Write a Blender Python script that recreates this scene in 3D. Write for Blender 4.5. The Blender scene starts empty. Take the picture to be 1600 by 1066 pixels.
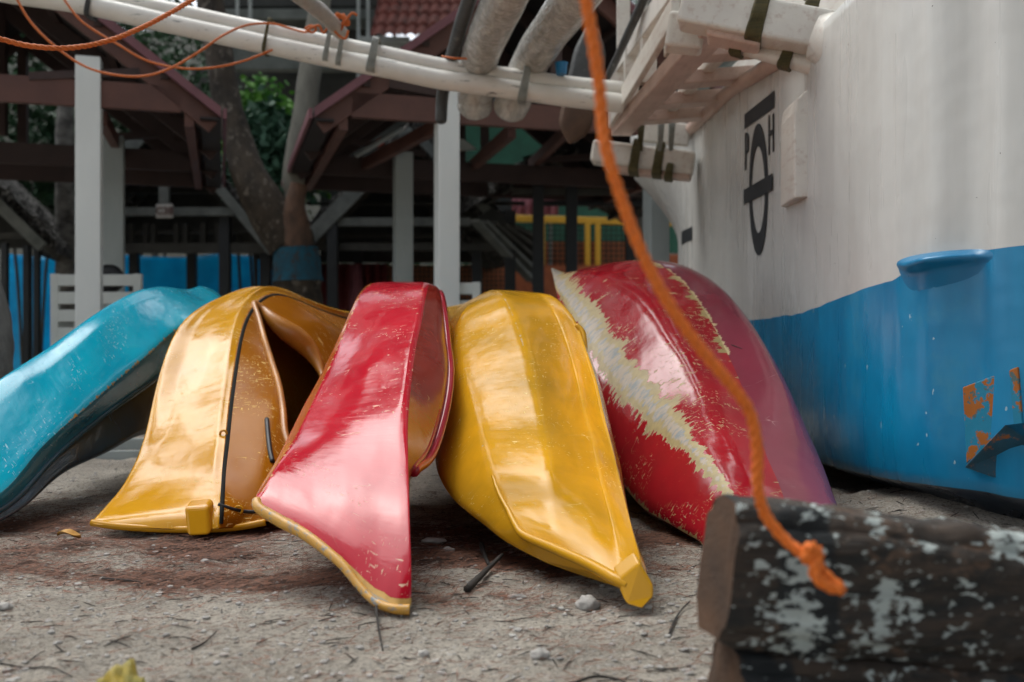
import bpy, bmesh, math, random
from mathutils import Vector, Matrix, noise
from mathutils.bvhtree import BVHTree
R = math.radians
random.seed(7)
sc = bpy.context.scene

# ------------------------------------------------------------------ camera
CAMZ = 0.5; F = 1556.0
cam_d = bpy.data.cameras.new('camera'); cam = bpy.data.objects.new('camera', cam_d)
sc.collection.objects.link(cam); sc.camera = cam
cam.location = (0, 0, CAMZ); cam.rotation_euler = (R(90), 0, 0)
cam_d.sensor_width = 36; cam_d.lens = 36*F/1600
cam_d.clip_start = 0.02; cam_d.clip_end = 500
cam_d.dof.use_dof = True; cam_d.dof.focus_distance = 2.5; cam_d.dof.aperture_fstop = 2.9

# ------------------------------------------------------------------ light
SUN_EL, SUN_AZ = 62, -50
w = bpy.data.worlds.new('World'); sc.world = w; w.use_nodes = True
nt = w.node_tree; nt.nodes.clear()
sky = nt.nodes.new('ShaderNodeTexSky'); sky.sky_type = 'NISHITA'; sky.sun_disc = False
sky.sun_elevation = R(SUN_EL); sky.sun_rotation = R(SUN_AZ); sky.air_density = 1.2; sky.dust_density = 4
hs = nt.nodes.new('ShaderNodeHueSaturation'); hs.inputs['Saturation'].default_value = 0.38
bg = nt.nodes.new('ShaderNodeBackground'); bg.inputs['Strength'].default_value = 0.15
wo = nt.nodes.new('ShaderNodeOutputWorld')
nt.links.new(sky.outputs[0], hs.inputs['Color']); nt.links.new(hs.outputs[0], bg.inputs[0]); nt.links.new(bg.outputs[0], wo.inputs[0])
sd = bpy.data.lights.new('sun', 'SUN'); sd.energy = .95; sd.angle = R(54); sd.color = (.94, 1, .97)
sun = bpy.data.objects.new('sun', sd); sc.collection.objects.link(sun)
def sun_dir():
    a = R(SUN_AZ); e = R(SUN_EL)
    return Vector((math.sin(a)*math.cos(e), math.cos(a)*math.cos(e), math.sin(e)))
sun.rotation_euler = sun_dir().to_track_quat('Z', 'Y').to_euler()
sc.view_settings.view_transform = 'Standard'; sc.view_settings.look = 'None'
sc.view_settings.exposure = 0.85; sc.view_settings.gamma = 1
sc.cycles.max_bounces = 6

# ------------------------------------------------------------------ helpers
def W(px, py, d): return Vector(((px-800)/F*d, d, CAMZ+(533-py)/F*d))
def ray(px, py): return Vector(((px-800)/F, 1, (533-py)/F)).normalized()
WO = {}
def tag(o, label=None, cat=None, group=None, kind=None):
    if label: o['label'] = label
    if cat: o['category'] = cat
    if group: o['group'] = group
    if kind: o['kind'] = kind
    return o
def thing(name, loc, label, cat, group=None):
    o = bpy.data.objects.new(name, None); sc.collection.objects.link(o)
    o.location = loc; WO[o.name] = Vector(loc); o.empty_display_size = .1
    return tag(o, label, cat, group)
def mesh(name, verts, faces, mat, parent=None, smooth=False, uvs=None, attrs=None, mats=None, midx=None):
    verts = [Vector(v) for v in verts]
    lo = Vector([min(v[i] for v in verts) for i in range(3)]); hi = Vector([max(v[i] for v in verts) for i in range(3)])
    c = Vector(((lo.x+hi.x)/2, (lo.y+hi.y)/2, lo.z))
    me = bpy.data.meshes.new(name)
    me.from_pydata([v-c for v in verts], [], faces)
    if uvs:
        uv = me.uv_layers.new(name='UVMap')
        for l in me.loops: uv.data[l.index].uv = uvs[l.vertex_index]
    for k, vals in (attrs or {}).items():
        a = me.attributes.new(k, 'FLOAT', 'POINT')
        a.data.foreach_set('value', vals)
    if mats:
        for m in mats: me.materials.append(m)
        if midx: me.polygons.foreach_set('material_index', midx)
    else: me.materials.append(mat)
    if smooth: me.polygons.foreach_set('use_smooth', [True]*len(me.polygons))
    me.update()
    o = bpy.data.objects.new(name, me); sc.collection.objects.link(o)
    WO[o.name] = c.copy()
    if parent: o.parent = parent; o.location = c-WO[parent.name]
    else: o.location = c
    return o
def fixn(o):
    bm = bmesh.new(); bm.from_mesh(o.data); bmesh.ops.recalc_face_normals(bm, faces=bm.faces); bm.to_mesh(o.data); bm.free(); return o
def bevel(o, wd=.006, seg=2):
    m = o.modifiers.new('bevel', 'BEVEL'); m.width = wd; m.segments = seg; m.limit_method = 'ANGLE'; return o

class MB:
    def __init__(s): s.v = []; s.f = []
    def add(s, v, f):
        n = len(s.v); s.v += [Vector(a) for a in v]; s.f += [[i+n for i in q] for q in f]
    def hexa(s, p): # 8 pts: bottom 4, top 4
        s.add(p, [(3,2,1,0),(4,5,6,7),(0,1,5,4),(1,2,6,5),(2,3,7,6),(3,0,4,7)])
    def box(s, lo, hi):
        x0,y0,z0 = lo; x1,y1,z1 = hi
        s.hexa([(x0,y0,z0),(x1,y0,z0),(x1,y1,z0),(x0,y1,z0),(x0,y0,z1),(x1,y0,z1),(x1,y1,z1),(x0,y1,z1)])
    def beam(s, p, q, w_, h, up=(0,0,1)):
        p = Vector(p); q = Vector(q); d = (q-p).normalized(); up = Vector(up)
        if abs(d.dot(up)) > .99: up = Vector((0,1,0))
        sd_ = d.cross(up).normalized()*w_/2; u = sd_.cross(d).normalized()*h/2
        s.hexa([p-sd_-u, p+sd_-u, q+sd_-u, q-sd_-u, p-sd_+u, p+sd_+u, q+sd_+u, q-sd_+u])
    def tube(s, pts, rad, n=8, caps=True, closed=False):
        pts = [Vector(p) for p in pts]; m = len(pts)
        rad = rad if hasattr(rad, '__len__') else [rad]*m
        base = len(s.v); nrm = None
        for i in range(m):
            if closed: t = (pts[(i+1)%m]-pts[i-1])
            else: t = pts[min(i+1,m-1)]-pts[max(i-1,0)]
            t.normalize()
            if nrm is None:
                nrm = t.orthogonal().normalized()
            nrm = (nrm-t*nrm.dot(t)).normalized(); b = t.cross(nrm)
            for j in range(n):
                a = 2*math.pi*j/n
                s.v.append(pts[i]+(nrm*math.cos(a)+b*math.sin(a))*rad[i])
        for i in range(m if closed else m-1):
            for j in range(n):
                a = base+i*n+j; b_ = base+i*n+(j+1)%n; ni = (i+1)%m
                s.f.append([a, b_, base+ni*n+(j+1)%n, base+ni*n+j])
        if caps and not closed:
            s.f.append([base+j for j in range(n)][::-1]); s.f.append([base+(m-1)*n+j for j in range(n)])
    def build(s, name, mat, parent=None, smooth=False): return mesh(name, s.v, s.f, mat, parent, smooth)

def cr(p0, p1, p2, p3, t):
    return 0.5*((2*p1)+(p2-p0)*t+(2*p0-5*p1+4*p2-p3)*t*t+(3*p1-p0-3*p2+p3)*t**3)
def spline(pts, n, closed=False):
    pts = [Vector(p) for p in pts]; m = len(pts); out = []
    segs = m if closed else m-1
    for i in range(n if closed else n+1):
        u = i/n*segs; k = min(int(u), segs-1); t = u-k
        g = (lambda a: pts[a % m]) if closed else (lambda a: pts[max(0, min(m-1, a))])
        out.append(cr(g(k-1), g(k), g(k+1), g(k+2), t))
    return out

# ------------------------------------------------------------------ materials
class NT:
    def __init__(s, name):
        s.m = bpy.data.materials.new(name); s.m.use_nodes = True; s.t = s.m.node_tree; s.t.nodes.clear()
        s.out = s.t.nodes.new('ShaderNodeOutputMaterial'); s.b = s.t.nodes.new('ShaderNodeBsdfPrincipled')
        s.t.links.new(s.b.outputs[0], s.out.inputs[0])
        s.tc = s.t.nodes.new('ShaderNodeTexCoord')
    def inp(s, sock, val):
        if isinstance(val, bpy.types.NodeSocket): s.t.links.new(val, sock)
        elif hasattr(val, '__len__') and len(val) == 3 and sock.type == 'RGBA': sock.default_value = (*val, 1)
        else: sock.default_value = val
    def obj(s): return s.tc.outputs['Object']
    def uv(s): return s.tc.outputs['UV']
    def scale(s, vec, sx, sy, sz, rot=0):
        n = s.t.nodes.new('ShaderNodeMapping'); s.inp(n.inputs[0], vec); n.inputs['Scale'].default_value = (sx, sy, sz)
        n.inputs['Rotation'].default_value = (0, 0, rot); return n.outputs[0]
    def noise(s, vec, sc_=5, det=4, rough=.55, dist=0):
        n = s.t.nodes.new('ShaderNodeTexNoise'); s.inp(n.inputs['Vector'], vec); n.inputs['Scale'].default_value = sc_
        n.inputs['Detail'].default_value = det; n.inputs['Roughness'].default_value = rough; n.inputs['Distortion'].default_value = dist
        return n.outputs['Fac']
    def voro(s, vec, sc_=5, feat='F1'):
        n = s.t.nodes.new('ShaderNodeTexVoronoi'); n.feature = feat; s.inp(n.inputs['Vector'], vec); n.inputs['Scale'].default_value = sc_
        return n.outputs['Distance']
    def math(s, op, a, b=0, c=0, clamp=False):
        n = s.t.nodes.new('ShaderNodeMath'); n.operation = op; n.use_clamp = clamp
        s.inp(n.inputs[0], a); s.inp(n.inputs[1], b)
        if len(n.inputs) > 2: s.inp(n.inputs[2], c)
        return n.outputs[0]
    def step(s, v, lo, hi, a=0., b=1.):
        n = s.t.nodes.new('ShaderNodeMapRange'); n.clamp = True
        s.inp(n.inputs[0], v); n.inputs[1].default_value = lo; n.inputs[2].default_value = hi; n.inputs[3].default_value = a; n.inputs[4].default_value = b
        return n.outputs[0]
    def mix(s, f, a, b):
        n = s.t.nodes.new('ShaderNodeMix'); n.data_type = 'RGBA'
        s.inp(n.inputs[0], f); s.inp(n.inputs[6], a); s.inp(n.inputs[7], b); return n.outputs[2]
    def attr(s, name):
        n = s.t.nodes.new('ShaderNodeAttribute'); n.attribute_name = name; return n.outputs['Fac']
    def sep(s, v):
        n = s.t.nodes.new('ShaderNodeSeparateXYZ'); s.inp(n.inputs[0], v); return n.outputs
    def bump(s, h, strength=.3, dist=.01, prev=None):
        n = s.t.nodes.new('ShaderNodeBump'); n.inputs['Strength'].default_value = strength; n.inputs['Distance'].default_value = dist
        s.inp(n.inputs['Height'], h)
        if prev: s.inp(n.inputs['Normal'], prev)
        return n.outputs[0]
    def fin(s, col, rough=.6, nrm=None, spec=None, coat=None, ior=None, trans=None):
        s.inp(s.b.inputs['Base Color'], col); s.inp(s.b.inputs['Roughness'], rough)
        if nrm: s.inp(s.b.inputs['Normal'], nrm)
        if spec is not None: s.b.inputs['Specular IOR Level'].default_value = spec
        if coat is not None: s.b.inputs['Coat Weight'].default_value = coat; s.b.inputs['Coat Roughness'].default_value = .08
        if ior: s.b.inputs['IOR'].default_value = ior
        return s.m

def simple(name, col, col2=None, rough=.6, sc_=6, stretch=(1,1,1), bump=.2, bd=.004, dirt=None, dirtamt=.6, spec=None):
    n = NT(name); v = n.scale(n.obj(), *stretch)
    a = n.noise(v, sc_, 6, .6); col2 = col2 or tuple(c*.6 for c in col)
    c = n.mix(n.step(a, .3, .7), col, col2)
    if dirt:
        b = n.noise(n.scale(n.obj(), 1.3, 1.1, .9), sc_*1.7, 8, .7)
        c = n.mix(n.step(b, dirtamt, dirtamt+.08), c, dirt)
    f = n.noise(v, sc_*7, 5, .7)
    return n.fin(c, n.step(f, .2, .8, rough-.08, rough+.08), n.bump(f, bump, bd), spec)

def kayak_mat(name, base, base2, fleck, w1, w2, w3=None, rough=.16, streak=(9, 50), amt=.55, fl=.66, rings=None, t2=.78, srot=0, ior=1.6, coat=.2, lobe=0):
    n = NT(name); uv = n.uv()
    c = n.mix(n.step(n.noise(uv, 3.5, 5, .6), .35, .68), base, base2)
    # soft smudges from handling
    sm = n.noise(n.scale(uv, 14, 4, 1, .5), 2.2, 6, .7)
    c = n.mix(n.math('MULTIPLY', n.step(sm, .55, .75), .35), c, base2)
    # flecks in two directions
    f1 = n.noise(n.scale(uv, 34, 150, 1), 1, 3, .5); f2 = n.noise(n.scale(uv, 170, 40, 1, .35), 1, 3, .55)
    zone = n.step(n.noise(uv, 4.2, 3, .6), .49, .60)
    fk = n.math('MAXIMUM', n.step(f1, fl+.02, fl+.035), n.step(f2, fl+.03, fl+.045))
    fk = n.math('MULTIPLY', fk, zone)
    f3 = n.step(n.noise(n.scale(uv, 20, 44, 1, .9), 1, 5, .6, .8), fl+.055, fl+.075)
    fk = n.math('MAXIMUM', fk, n.math('MULTIPLY', f3, n.step(n.noise(uv, 5, 3), .47, .55)))
    # curved hairline scratches
    ln = n.math('ABSOLUTE', n.math('SUBTRACT', n.noise(n.scale(uv, 2.0, 3.2, 1, .6), 2.3, 2, .45, .5), .5))
    lm = n.math('MULTIPLY', n.step(ln, .0, .0035, 1, 0), n.step(n.noise(uv, 7, 2), .60, .64))
    fk = n.math('MAXIMUM', fk, n.math('MULTIPLY', lm, .5))
    c = n.mix(fk, c, fleck)
    wr = n.attr('wear')
    ns = n.noise(n.scale(uv, streak[0], streak[1], 1, srot), 1, 5, .62, .6); nb = n.noise(uv, 16, 6, .65)
    t = n.math('ADD', wr, n.math('MULTIPLY', n.math('SUBTRACT', n.math('ADD', n.math('MULTIPLY', ns, .65), n.math('MULTIPLY', nb, .35)), .5), amt*2.4))
    if lobe: t = n.math('ADD', t, n.math('MULTIPLY', n.math('SUBTRACT', n.noise(uv, 5.5, 3, .6, .4), .5), lobe))
    m1 = n.step(t, .49, .52); m2 = n.step(t, t2, t2+.1)
    w1c = n.mix(n.step(n.noise(uv, 40, 3), .4, .6), w1, tuple(x*.8 for x in w1))
    c = n.mix(m1, c, w1c); c = n.mix(m2, c, w2)
    if w3:
        c = n.mix(n.math('MULTIPLY', n.step(t, t2-.05, t2+.05), n.step(n.noise(n.scale(uv, 16, 44, 1, srot), 1, 4, .7), .47, .6)), c, w3)
    if rings:
        for (lo, hi, col, klo) in rings:
            rr = n.attr('ring'); mk = n.math('MULTIPLY', n.step(rr, lo-.004, lo), n.step(rr, hi, hi+.004, 1, 0))
            mk = n.math('MULTIPLY', mk, n.step(n.attr('stat'), klo-.01, klo))
            c = n.mix(mk, c, col)
    rgh = n.math('ADD', n.step(n.noise(uv, 9, 6, .7), .35, .8, rough-.09, rough+.08), n.math('MULTIPLY', n.math('MAXIMUM', m1, fk), .35))
    lo_ = n.noise(n.scale(uv, 1.6, 1, 1), 5.5, 2, .4); hi_ = n.noise(uv, 120, 4, .6)
    nr = n.bump(lo_, .16, .03); nr = n.bump(n.math('MULTIPLY', ns, 1), .10, .004, nr); nr = n.bump(hi_, .06, .002, nr)
    nr = n.bump(n.math('MULTIPLY', n.math('MAXIMUM', m1, fk), -1), .35, .0012, nr)
    return n.fin(c, rgh, nr, ior=ior, coat=coat)

M = {}
M['white_post'] = simple('white_painted_wood', (.74,.77,.75), (.66,.69,.67), .5, 3, (1,1,.3), .12, dirt=(.28,.28,.25), dirtamt=.70)
M['grey_post'] = simple('weathered_white_wood', (.40,.44,.43), (.30,.34,.33), .6, 4, (1,1,.3), .12)
M['brown_beam'] = simple('brown_painted_wood', (.125,.052,.037), (.085,.035,.027), .55, 5, (1,1,1), .2)
M['dark_beam'] = simple('dark_brown_wood', (.045,.022,.018), (.03,.015,.012), .6, 5)
M['fascia'] = simple('plum_painted_fascia', (.20,.075,.09), (.13,.05,.06), .45, 5)
M['roof_dark'] = simple('dark_roof_underside', (.022,.016,.017), (.012,.01,.011), .7, 5)
M['black_post'] = simple('black_painted_post', (.012,.015,.018), (.02,.024,.026), .6, 5)
M['grey_board'] = simple('weathered_grey_board', (.17,.18,.165), (.09,.10,.09), .8, 6, (1,1,1), .5)
M['dark_board'] = simple('dark_board', (.06,.058,.048), (.035,.034,.028), .8, 6)
M['thatch'] = simple('old_palm_thatch', (.05,.045,.038), (.015,.014,.012), .9, 14, (1,1,5), 1, .03, dirt=(.34,.33,.30), dirtamt=.52)
M['tile'] = simple('red_roof_tile', (.10,.022,.015), (.05,.013,.010), .9, 4, dirt=(.03,.015,.012), dirtamt=.55, spec=.15)
M['concrete'] = simple('stained_concrete', (.17,.19,.18), (.07,.08,.075), .8, 2.5)
M['dark_wall'] = simple('dark_wall', (.045,.048,.045), (.025,.027,.025), .8, 3)
M['bark'] = simple('mottled_bark', (.12,.09,.06), (.03,.024,.018), .9, 7, (1,1,.6), 1, .05, dirt=(.26,.22,.17), dirtamt=.55)
M['bark_pale'] = simple('pale_bark', (.27,.26,.21), (.16,.15,.12), .85, 7, (1,1,.35), .6, .01, dirt=(.07,.06,.045), dirtamt=.62)
M['bark_grey'] = simple('grey_bark', (.24,.24,.22), (.10,.10,.095), .9, 12, (1,1,.5), 1, .03)
M['blue_band'] = simple('blue_painted_bark', (.012,.14,.22), (.02,.08,.12), .8, 9, (1,1,1), 1, .03, dirt=(.06,.05,.045), dirtamt=.53)
M['tarp'] = simple('blue_tarpaulin', (.008,.19,.52), (.006,.14,.42), .38, 3, (1,1,2), .3, .02)
M['yellow_metal'] = simple('yellow_painted_steel', (.85,.48,.04), (.7,.38,.03), .45, 5)
M['net_dark'] = simple('dark_netting', (.02,.045,.03), None, .8)
M['net_orange'] = simple('orange_brown_netting', (.50,.15,.06), (.32,.09,.04), .8, 12)
M['red_sheet'] = simple('faded_red_sheet', (.24,.035,.035), (.12,.02,.02), .6, 6)
M['pink_sheet'] = simple('faded_pink_sheet', (.38,.14,.17), (.24,.08,.1), .6, 6)
M['green_wall'] = simple('green_sheet', (.02,.13,.08), (.012,.07,.045), .6, 3)
M['pale_metal'] = simple('pale_galvanised_pipe', (.42,.46,.46), (.3,.33,.33), .4, 6)
M['sign'] = simple('off_white_sign', (.50,.48,.44), (.4,.38,.35), .6, 9)
M['ink_red'] = simple('dark_red_sign_paint', (.10,.03,.025), None, .6)
M['chair'] = simple('white_plastic', (.62,.65,.62), (.52,.55,.52), .4, 4)
M['black_rubber'] = simple('black_rubber', (.012,.012,.013), None, .5)
M['cyan_plastic'] = simple('blue_plastic', (.01,.20,.45), None, .35)
M['ink'] = simple('black_hull_paint', (.012,.014,.017), (.02,.024,.028), .55, 20)
M['twig'] = simple('dark_twig', (.035,.028,.022), (.015,.012,.01), .85, 30, (1,1,1), .8)
M['rock'] = simple('pale_coral', (.42,.40,.37), (.28,.26,.24), .9, 20, (1,1,1), .6)
M['leaf_dead'] = simple('yellow_dead_leaf', (.50,.25,.03), (.33,.15,.02), .5, 30)
M['olive'] = simple('olive_cord', (.12,.095,.03), (.05,.045,.018), .75, 18, (1,1,8), .8, .006)
M['clear_tie'] = simple('translucent_grey_line', (.30,.31,.28), (.18,.19,.17), .35, 30)
M['dark_steel'] = simple('dark_metal_pole', (.06,.062,.06), (.025,.027,.026), .38, 14, (1,1,.4), .8, .01, dirt=(.24,.25,.24), dirtamt=.62)
M['blade_brown'] = simple('brown_wooden_blade', (.12,.065,.035), (.06,.03,.018), .6, 12)

def mat_paint_pole():
    n = NT('chipped_white_pole_paint'); v = n.obj()
    c = n.mix(n.step(n.noise(v, 3, 5), .35, .7), (.74,.72,.66), (.62,.58,.52))
    chips = n.step(n.noise(n.scale(v, 9, 9, 60), 1.0, 5, .7), .63, .65)
    zone = n.step(n.noise(v, 2.6, 3), .48, .56)
    c = n.mix(n.math('MULTIPLY', chips, zone), c, (.05,.05,.045))
    f = n.noise(v, 40, 5)
    return n.fin(c, .32, n.bump(f, .15, .003), ior=1.5)
M['pole_white'] = mat_paint_pole()
def mat_wrap():
    n = NT('fibreglass_wrapped_pole'); v = n.obj()
    a = n.noise(n.scale(v, 6, 3, 6), 2.2, 6, .65, 1.5)
    c = n.mix(n.step(a, .35, .68), (.56,.54,.49), (.26,.25,.22))
    h = n.noise(n.scale(v, 4, 10, 20), 2.5, 4, .5, .9)
    return n.fin(c, n.step(a, .3, .7, .12, .3), n.bump(h, .5, .04), ior=1.7, coat=.3)
M['wrap'] = mat_wrap()
def mat_hull():
    n = NT('boat_hull_paint'); v = n.obj()
    wl = n.attr('wl'); zz = n.attr('zz'); yy = n.attr('yy')
    st = n.noise(n.scale(v, 5, 5, .7), 1.4, 6, .6); st2 = n.noise(n.scale(v, 9, 9, .8), 1.3, 4, .55)
    wht = n.mix(n.step(st, .36, .66), (.56,.56,.535), (.50,.495,.47))
    wht = n.mix(n.math('MULTIPLY', n.step(st2, .52, .75), .13), wht, (.40,.37,.33))
    specks = n.step(n.noise(v, 55, 3, .5), .755, .77)
    wht = n.mix(specks, wht, (.10,.09,.08))
    blu = n.mix(n.step(n.noise(n.scale(v, 4, 4, 1.2), 1.6, 5, .6), .35, .7), (.003,.22,.42), (.004,.16,.33))
    scuff = n.step(n.noise(n.scale(v, 2.2, 2.2, 2.2), 1.5, 7, .7), .56, .72)
    blu = n.mix(n.math('MULTIPLY', scuff, .45), blu, (.06,.25,.33))
    dots = n.step(n.noise(n.scale(v, 46, 46, 26), 1, 2, .5), .735, .75)
    blu = n.mix(n.math('MULTIPLY', dots, .8), blu, (.35,.50,.55))
    c = n.mix(n.step(wl, -.001, .001), blu, wht)
    c = n.mix(n.step(zz, -.001, .001, 1, 0), c, (.008,.018,.035))
    lo_ = n.noise(n.scale(v, 7, 7, .35), 1.3, 3, .45); f = n.noise(v, 60, 4)
    nr = n.bump(n.noise(n.scale(v, 3, 3, .3), 1.3, 2, .4), .28, .04); nr = n.bump(n.noise(v, 3.0, 3), .3, .04, nr); nr = n.bump(f, .06, .003, nr)
    return n.fin(c, n.step(st2, .3, .7, .22, .4), nr, ior=1.5)
M['hull'] = mat_hull()
def mat_boat_wood(name, a, b, dirt):
    n = NT(name); v = n.obj()
    c = n.mix(n.step(n.noise(v, 6, 5), .35, .7), a, b)
    g = n.noise(n.scale(v, 40, 5, 40), 1, 5, .65)
    c = n.mix(n.math('MULTIPLY', n.step(g, .53, .68), .4), c, dirt)
    return n.fin(c, .42, n.bump(g, .2, .004), ior=1.5)
M['boat_white'] = mat_boat_wood('boat_white_paint', (.66,.63,.57), (.56,.52,.47), (.35,.22,.17))
M['boat_pink'] = mat_boat_wood('boat_pink_stained_paint', (.58,.42,.35), (.46,.32,.26), (.3,.17,.12))
def mat_patch():
    n = NT('rusted_turquoise_plate'); v = n.obj()
    t = n.noise(v, 14, 5, .6)
    c = n.mix(n.step(t, .475, .50), (.004,.19,.31), (.33,.10,.01))
    c = n.mix(n.step(n.noise(v, 30, 4), .6, .63), c, (.07,.12,.12))
    return n.fin(c, .5, n.bump(t, .3, .006))
M['patch'] = mat_patch()
def mat_rope(name, a, b):
    n = NT(name); v = n.obj()
    f = n.noise(v, 260, 3, .6)
    c = n.mix(n.step(f, .35, .65), a, b)
    return n.fin(c, .6, n.bump(f, .4, .002))
M['rope'] = mat_rope('orange_nylon_rope', (.66,.16,.018), (.42,.085,.01))
M['rope2'] = mat_rope('bright_orange_rope', (.85,.20,.012), (.60,.12,.008))
def mat_log():
    n = NT('charred_painted_timber'); v = n.obj()
    g = n.noise(n.scale(v, 3, 14, 26), 1.6, 7, .7, .6); k = n.noise(v, 9, 5, .65)
    c = n.mix(n.step(g, .40, .62), (.008,.009,.008), (.055,.036,.024))
    k2 = n.noise(n.scale(v, 26, 26, 60), 1, 5, .7, .4); c = n.mix(n.math('MULTIPLY', n.step(k, .50, .58), n.step(k2, .48, .60)), c, (.105,.062,.038))
    c = n.mix(n.step(n.noise(n.scale(v, 7, 7, 1.5), 1, 3), .56, .6), c, (.006,.008,.009))
    p = n.noise(n.scale(v, 46, 46, 95), 1, 4, .6, .5); z = n.noise(n.scale(v, 6.5, 1, 2.2), 1, 2, .4)
    t = n.math('ADD', n.math('MULTIPLY', n.math('SUBTRACT', p, .5), 1.7), n.math('ADD', n.attr('paint'), .42))
    c = n.mix(n.step(t, .62, .67), c, (.42,.47,.45))
    return n.fin(c, .75, n.bump(g, 1, .012))
M['log'] = mat_log()
M['log_end'] = simple('sawn_brown_end_grain', (.08,.036,.014), (.03,.015,.007), .85, 16, (1,1,1), .8, .006)

def mat_tarp():
    n = NT('blue_tarpaulin_translucent'); v = n.obj(); c = n.mix(n.step(n.noise(v, 3, 4), .35, .65), (.010,.46,.68), (.008,.36,.58))
    n.fin(c, .4, n.bump(n.noise(n.scale(v, 1, 1, 2.5), 3, 4), .4, .03))
    tr = n.t.nodes.new('ShaderNodeBsdfTranslucent'); n.inp(tr.inputs[0], c); mx = n.t.nodes.new('ShaderNodeMixShader'); mx.inputs[0].default_value = .75
    n.t.links.new(n.b.outputs[0], mx.inputs[1]); n.t.links.new(tr.outputs[0], mx.inputs[2]); n.t.links.new(mx.outputs[0], n.out.inputs[0]); return n.m
M['tarp'] = mat_tarp()
# ------------------------------------------------------------------ ground
SPOTS = [(-.95,2.3,.45,.14,.9),(-.5,2.12,.28,.10,.7),(-1.3,2.05,.3,.07,.5),(.12,2.25,.3,.12,.7),(-.1,1.95,.3,.05,.5),(.55,2.25,.35,.1,.5),(-1.25,2.75,.75,.33,1.0),(-.55,2.55,.5,.22,1.0),(-.15,2.45,.55,.2,.9),(.05,2.55,.3,.2,.8),(-1.6,2.3,.35,.16,.6),(.35,2.6,.25,.12,.6),(-.75,2.2,.4,.1,.55),(-.2,2.15,.3,.08,.5)]
def litter(x, y):
    s = 0
    for a, b, rx, ry, g in SPOTS: s += g*math.exp(-((x-a)/rx)**2-((y-b)/ry)**2)
    return min(1, s)*(.55+.9*noise.noise(Vector((x*3.3, y*5, 2))))
def gz(x, y):
    p = Vector((x, y, 0)); h = 0
    h += .022*noise.noise(p*1.3) + .012*noise.noise(p*3.7+Vector((3,1,0)))+.010*noise.noise(p*8)+.006*noise.noise(p*19)+.0034*noise.noise(p*38)
    h *= 1 if y < 5 else 1
    h += .115*math.exp(-((x-1.32)/.36)**2-((y-2.85)/.36)**2)
    h += .03*math.exp(-((x+.9)/.35)**2-((y-3.5)/.25)**2)
    h -= .012
    return h
def axis(a, b, c, d, fine, g=1.16):
    xs = []; x = b
    while x <= c: xs.append(x); x += fine
    s = fine; x = xs[-1]
    while x < d: s *= g; x += s; xs.append(x)
    s = fine; x = b
    while x > a: s *= g; x -= s; xs.insert(0, x)
    return xs
gx = axis(-120, -2.2, 1.9, 120, .016); gy = axis(-60, 1.3, 3.4, 160, .013)
gv = [(x, y, gz(x, y) if -12 < x < 12 and y < 14 else 0) for y in gy for x in gx]
ga = [max(0, litter(x, y)) if -4 < x < 4 and 0 < y < 6 else 0 for y in gy for x in gx]
nx = len(gx)
gf = [(j*nx+i, j*nx+i+1, (j+1)*nx+i+1, (j+1)*nx+i) for j in range(len(gy)-1) for i in range(nx-1)]
def mat_sand():
    n = NT('coral_sand'); v = n.obj()
    a = n.noise(v, 3, 8, .65); c = n.mix(n.step(a, .38, .62), (.63,.57,.485), (.46,.41,.345))
    g = n.noise(v, 110, 4, .7); c = n.mix(n.step(g, .48, .66), c, (.22,.19,.16))
    g2 = n.noise(v, 95, 2, .5); c = n.mix(n.step(g2, .64, .68), c, (.62,.59,.55))
    br = n.noise(n.scale(v, 22, 60, 22), 1, 6, .75); t = n.math('ADD', n.attr('litter'), n.math('MULTIPLY', n.math('SUBTRACT', br, .5), 1.6))
    c = n.mix(n.math('MULTIPLY', n.step(t, .50, .62), .9), c, n.mix(n.step(n.noise(v, 120, 3), .4, .6), (.10,.046,.030), (.045,.024,.017)))  # litter brown, darkened further to put shade under the kayaks into the colour
    dk = n.noise(n.scale(v, 60, 90, 60), 1, 4, .6); c = n.mix(n.step(dk, .67, .70), c, (.045,.03,.022))
    h = n.noise(v, 34, 8, .78); nr = n.bump(h, 1, .03); nr = n.bump(n.noise(v, 190, 3), 1, .006, nr)
    return n.fin(c, .95, nr, spec=.2)
tag(mesh('ground', gv, gf, mat_sand(), smooth=True, attrs={'litter': ga}), kind='structure')

# pebbles / shell grit and needles : uncountable
ico = bmesh.new(); bmesh.ops.create_icosphere(ico, subdivisions=1, radius=1); icv = [v.co.copy() for v in ico.verts]; icf = [[v.index for v in f.verts] for f in ico.faces]; ico.free()
g = MB()
for i in range(5200):
    y = 1.3+random.random()**1.5*3.2; x = (random.random()-.5)*1.15*y; r = random.choice([.0016,.002,.003,.004,.006])*random.uniform(.7,1.2)
    sx, sy, sz = random.uniform(.7,1.6), random.uniform(.7,1.5), random.uniform(.4,.8); an = random.random()*6.3
    z = gz(x, y)
    g.add([(x+(v.x*sx*math.cos(an)-v.y*sy*math.sin(an))*r, y+(v.x*sx*math.sin(an)+v.y*sy*math.cos(an))*r, z+r*.2+v.z*sz*r) for v in icv], icf)
tag(g.build('coral_grit', M['rock']), 'pale broken shell and coral grit scattered over the sand', 'grit', kind='stuff')
g = MB(); k = 0
while k < 26000:
    y = random.uniform(1.4, 3.4); x = (random.random()-.62)*1.2*y
    if random.random() > litter(x, y)*1.2+.06: continue
    k += 1
    an = random.gauss(.1, .8); L = random.uniform(.01, .05); z = gz(x, y)+.002
    d = Vector((math.cos(an), math.sin(an), random.uniform(-.1,.25)))*L; s = Vector((-math.sin(an), math.cos(an), .3)).normalized()*random.uniform(.0006,.0011)
    p = Vector((x, y, z)); g.add([p-s, p+s, p+d+s*.4, p+d-s*.4], [(0,1,2,3)])
n = NT('brown_needles'); oi = n.noise(n.obj(), 90, 1)
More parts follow.
